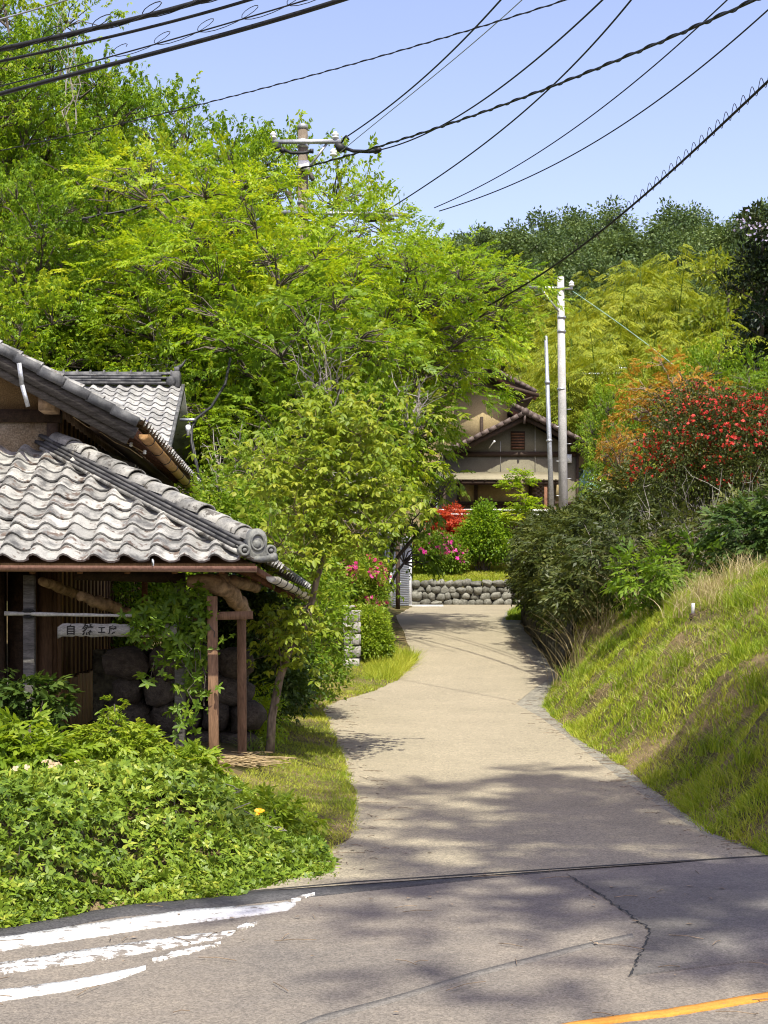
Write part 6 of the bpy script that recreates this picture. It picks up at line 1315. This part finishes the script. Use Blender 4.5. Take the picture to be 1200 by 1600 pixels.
# ------------------------------------------------------------------ bamboo grove, wooded ridge, conifer
r = np.random.default_rng(140)
def bamboo(seed):
    r = np.random.default_rng(seed); lv = Leaves('d'); temps = [spray(r, 'fan', 38, .95, .26, .06) for _ in range(6)]; w_ = MB()
    for k in range(7):
        b = np.array([r.normal(0, .7), r.normal(0, .7), 0]); h = r.uniform(8.0, 11.5); a = r.random() * 6.28; bend = r.uniform(1.2, 2.4); t = np.linspace(0, 1, 9)
        c = np.stack([b[0] + math.cos(a) * bend * t**3, b[1] + math.sin(a) * bend * t**3, h * (t - .06 * t**4)], -1); w_.tube(c, np.linspace(.06, .01, 9), 4, False)
        m_ = 62; tt = r.uniform(.28, 1.0, m_); p = np.stack([np.interp(tt, t, c[:, i]) for i in range(3)], -1); rad = 1.05 * np.sin(np.clip(1.12 - tt, 0, 1) * 2.6) + .15; u = r.random(m_) * 6.28
        d = np.stack([np.cos(u), np.sin(u), 0 * u], -1); p = p + d * (rad * r.random(m_) ** .6)[:, None] - [0, 0, .2]; lv.put(r, temps, p, d + [0, 0, -.25], np.array([0, 0, 1.]) + .4 * d + r.normal(0, .2, (m_, 3)), r.uniform(.7, 1.2, m_), .28 + .35 * tt + r.normal(0, .12, m_))
    return raw_mesh('culms', np.array(w_.V), w_.Fc, M['lf_mid']), lv.mesh('bamboo_foliage', M['lf_bamboo'])
BAM = [bamboo(s) for s in (1, 2, 3)]
k = 0; prng2 = random.Random(9)
for D in (80, 87, 94, 101, 109, 118):
    for px in range(850, 1260, 38):
        px2 = px + prng2.uniform(-14, 14); D2 = D + prng2.uniform(-3, 3); p = on_ground(px2, D2); ytop = HZ - (p[2] + 10 - CH) * F / D2
        lim = 395 if px2 < 1060 else 430
        if px2 < 905 and D < 88: continue
        s = prng2.uniform(.8, 1.15) * (1.25 if D >= 100 and 940 < px2 < 1040 else 1.0)
        lab = 'arching bamboo clump at the lower edge of the grove, behind the orange maple' if D < 90 else ('tallest yellow-green bamboo clump, rising against the dark wood' if D >= 100 and 940 < px2 < 1040 else ('yellow-green bamboo clump in the middle of the grove' if D < 105 else 'bamboo clump at the top of the grove below the ridge wood'))
        plant_copy('bamboo_clump', lab, 'bamboo', BAM[k % 3], p, prng2.uniform(0, 6.28), s, 'bamboo grove', ('culms', 'foliage')); k += 1
RID = [make_tree(150 + s, 10, 3.8, .8, 30, 520, 'bunch', (.32, .18), tr=.16, nleaf=24, spl=.7, flat=.75, mats=(BK_, M['lf_forest']), twigs=2) for s in range(2)]
k = 0
for D in (134, 146, 158, 170, 182):
    for px in range(700, 1250, 50):
        px2 = px + prng2.uniform(-22, 22); D2 = D + prng2.uniform(-4, 4); p = on_ground(px2, D2); s = prng2.uniform(.75, 1.1)
        plant_copy('forest_tree', 'dark green tree on the skyline of the far ridge' if D > 165 else ('dark green tree in the middle of the ridge wood' if D > 140 else 'dark green tree at the lower edge of the ridge wood, above the bamboo'), 'tree', RID[k % 2], p, prng2.uniform(0, 6.28), s, 'trees on the far ridge'); k += 1
T['conifer'] = make_tree(160, 22, 3.4, 2, 46, 700, 'bunch', (.36, .16), tr=.3, nleaf=28, spl=.6, flat=.7, mats=(BK_, M['lf_conifer']), fill=lambda t: 1.15 - .8 * t)
tree_at('conifer', 'tall dark conifer hung with pale wisteria at the edge of the bamboo grove', 'conifer', 22, 1192, 78, 272, None, .95)
T['olive'] = make_tree(161, 10, 2.6, 1, 22, 420, 'bunch', (.26, .12), tr=.16, nleaf=26, spl=.5, flat=.8, mats=(BK_, M['lf_bamboo']))
tree_at('olive_tree', 'rounded olive-brown tree beside the dark conifer', 'olive', 10, 1140, 96, 372, None, .8)
c = P(1170, 355, 75.2); r = np.random.default_rng(161); o = thing('wisteria', 'pale lilac wisteria flowers hanging on the dark conifer', 'vine', c); lv = Leaves('p'); q = np.concatenate([P(px, py, 75.4) + r.normal(0, 1, (9, 3)) * [.18, .2, .35] for px, py in ((1172,360),(1184,356),(1160,348),(1192,362))]); lv.put(r, [spray(r,'whorl',5,.07,.08,.06,'p')], q, r.normal(0,1,q.shape), r.normal(0,.4,q.shape)+[0,-1,.2], np.ones(len(q)), .5+r.normal(0,.2,len(q))); link('flowers', lv.mesh('flowers', M['fl_lilac'], origin_of(o)), o)
# ------------------------------------------------------------------ grass
r = np.random.default_rng(171)
def grass(name, label, x0, x1, y0, y1, n, mask, hgt, wid, lean, mat, tint, seg=2, cat='grass'):
    x = r.uniform(x0, x1, n); y = y0 + (y1 - y0) * r.random(n) ** 1.25; k = r.random(n) < mask(x, y); x, y = x[k], y[k]; z = H(x, y); h = hgt(x, y) * r.uniform(.55, 1.25, len(x))
    V, f = blades(r, np.stack([x, y, z - .01], -1), h, np.full(len(x), wid) * r.uniform(.7, 1.3, len(x)) * (y / 16) ** .5, lean * r.uniform(.3, 1.6, len(x)), seg)
    tt = np.clip(tint(x, y) + r.normal(0, .16, len(x)), 0, 1); o = stuff(link(name, raw_mesh(name, V, f, mat, tint=np.tile(tt, seg)))); o['label'] = label; o['category'] = cat; return o
def dRf(x, y): return np.minimum(x - xR(y), (y - ymain(x)) * .88)
def dLf(x, y): return np.minimum(xL(y) - x, (y - ymain(x)) * .88)
patch = lambda x, y: fnoise(x, y, 1.3)
bank_m = lambda x, y: (dRf(x, y) > -.13 + .1 * fnoise(x, y, .3)) * (dRf(x, y) < 3.4) * (y < 26.2) * np.clip(3.6 * (patch(x, y) - .30) + .05, .06, 1) * np.clip(3.5 * (fnoise(x, y, .35) - .26), .12, 1)
grass('bank_grass', 'fresh green grass covering the sloping bank', 2.3, 6.2, 10.8, 26, 180000, bank_m, lambda x, y: .045 + .20 * np.clip(fnoise(x, y, .35) - .30, 0, 1) + .05 * S((dRf(x, y) - 1.1) / .8), .0108, .7, M['lf_grass'], lambda x, y: .42 + .8 * (fnoise(x + 9, y, .7) - .4))
grass('dry_bank_grass', 'straw-coloured dead grass thatch on the sloping bank', 2.3, 6.2, 10.8, 26, 130000, lambda x, y: (dRf(x, y) > .0) * (dRf(x, y) < 3.3) * np.clip(2.8 * (.58 - patch(x, y)), .10, .9), lambda x, y: .07 + .12 * np.clip(fnoise(x, y, .4) - .2, 0, 1) + .10 * S((dRf(x, y) - 1.3) / .5), .006, 1.5, M['lf_dry'], lambda x, y: .35 + .5 * (fnoise(x, y, .5) - .4), 1)
verge_m = lambda x, y: (dLf(x, y) > -.12 + .12 * fnoise(x, y, .3)) * (dLf(x, y) < 2.0) * np.where(x < hb_x(y) - .1, np.where(y < 13.2, 0, 1), 1) * np.where((x < -1.28) & (y > 13.8) & (y < 20), 0, 1) * np.clip(3.2 * (fnoise(x, y, .8) - .2), .3, 1) * (y < 30)
grass('verge_grass', 'short sunlit grass on the verge left of the side road', -3.0, .7, 9.8, 30, 200000, verge_m, lambda x, y: .035 + .06 * np.clip(fnoise(x, y, .5) - .3, 0, 1) + .22 * S((y - 25.3) / 2) * S((x + .45 - .02 * (y - 26)) / .4), .0085, .8, M['lf_grass'], lambda x, y: .60 + .8 * (fnoise(x, y, .6) - .45), 1)
grass('dry_verge_grass', 'dry yellow grass on the verge by the crooked tree', -3.0, .5, 10.5, 24, 60000, lambda x, y: verge_m(x, y) * np.clip(3 * (.6 - fnoise(x, y, .8)), 0, 1), lambda x, y: .03 + .03 * fnoise(x, y, .5), .0055, 1.6, M['lf_dry'], lambda x, y: .45 + 0 * x)
grass('lawn_grass', 'mown yellowish lawn above the field stone wall', .9, 5.6, 55.2, 59, 16000, lambda x, y: np.ones_like(x) * .9, lambda x, y: .07 + 0 * x, .024, .5, M['lf_grass'], lambda x, y: .62 + .5 * (fnoise(x, y, 1.0) - .5), 1)
grass('road_end_grass', 'grass tuft at the far end of the retaining wall', 3.2, 4.6, 42, 53, 9000, lambda x, y: (np.abs(x - xR(y) + .1) < .35) * 1.0, lambda x, y: .16 + 0 * x, .02, .6, M['lf_grass'], lambda x, y: .3 + 0 * x)
# dead stems and long straw standing in the terrace scrub
for k in range(11):
    px, D = r.uniform(955, 1190), r.uniform(22.8, 27); p = on_ground(px, D); m = MB(); o = thing('dead_stalks', 'bare grey stalks standing in the scrub above the bank', 'branch', p, 'dead stalks in the scrub')
    for i in range(16):
        b = p + r.normal(0, .35, 3) * [1, .6, 0]; e = b + [r.normal(0, .35), r.normal(-.1, .25), r.uniform(.7, 1.7)]; c_ = limb(r, b, e, 6, .05); m.tube(c_, np.linspace(.009, .003, 6), 3, False)
        for j in range(3): s_ = c_[2 + j]; m.tube(limb(r, s_, s_ + r.normal(0, .16, 3) + [0, 0, .12], 4, .1), [.004, .004, .003, .002], 3, False)
    m.build('stalks', M['deadwood'], o)
# tall dry stems and green tufts
for k in range(44):
    if k < 32: px, D = r.uniform(885, 1120), r.uniform(22.6, 26)
    else: px, D = r.uniform(1040, 1200), r.uniform(18.5, 21.5)
    p = on_ground(px, D); n_ = 34; o = thing('dry_grass_clump', 'clump of tall dry straw-coloured grass along the top of the bank', 'grass', p, 'dry grass clumps'); q = p + r.normal(0, .10, (n_, 3)) * [1, 1, 0]; V, f = blades(r, q, r.uniform(.3, 1.15 if k < 32 else .5, n_), np.full(n_, .009), r.uniform(.2, 1.1, n_), 5); link('blades', raw_mesh('blades', V - p, f, M['lf_dry'], tint=r.uniform(.1, 1, len(f))), o)
for k in range(60):
    d = r.uniform(.25, 2.8); y = r.uniform(11.5, 24); x = float(xR(y)) + d; p = np.array([x, y, float(H(x, y))]); n_ = 70; o = thing('grass_tussock', 'lush green grass tussock on the sloping bank', 'grass', p, 'grass tussocks'); q = p + r.normal(0, .07, (n_, 3)) * [1, 1, 0]; V, f = blades(r, q, r.uniform(.18, .36, n_), np.full(n_, .010), r.uniform(.3, 1.0, n_), 4); link('blades', raw_mesh('blades', V - p, f, M['lf_grass'], tint=r.uniform(.1, .6, len(f))), o)
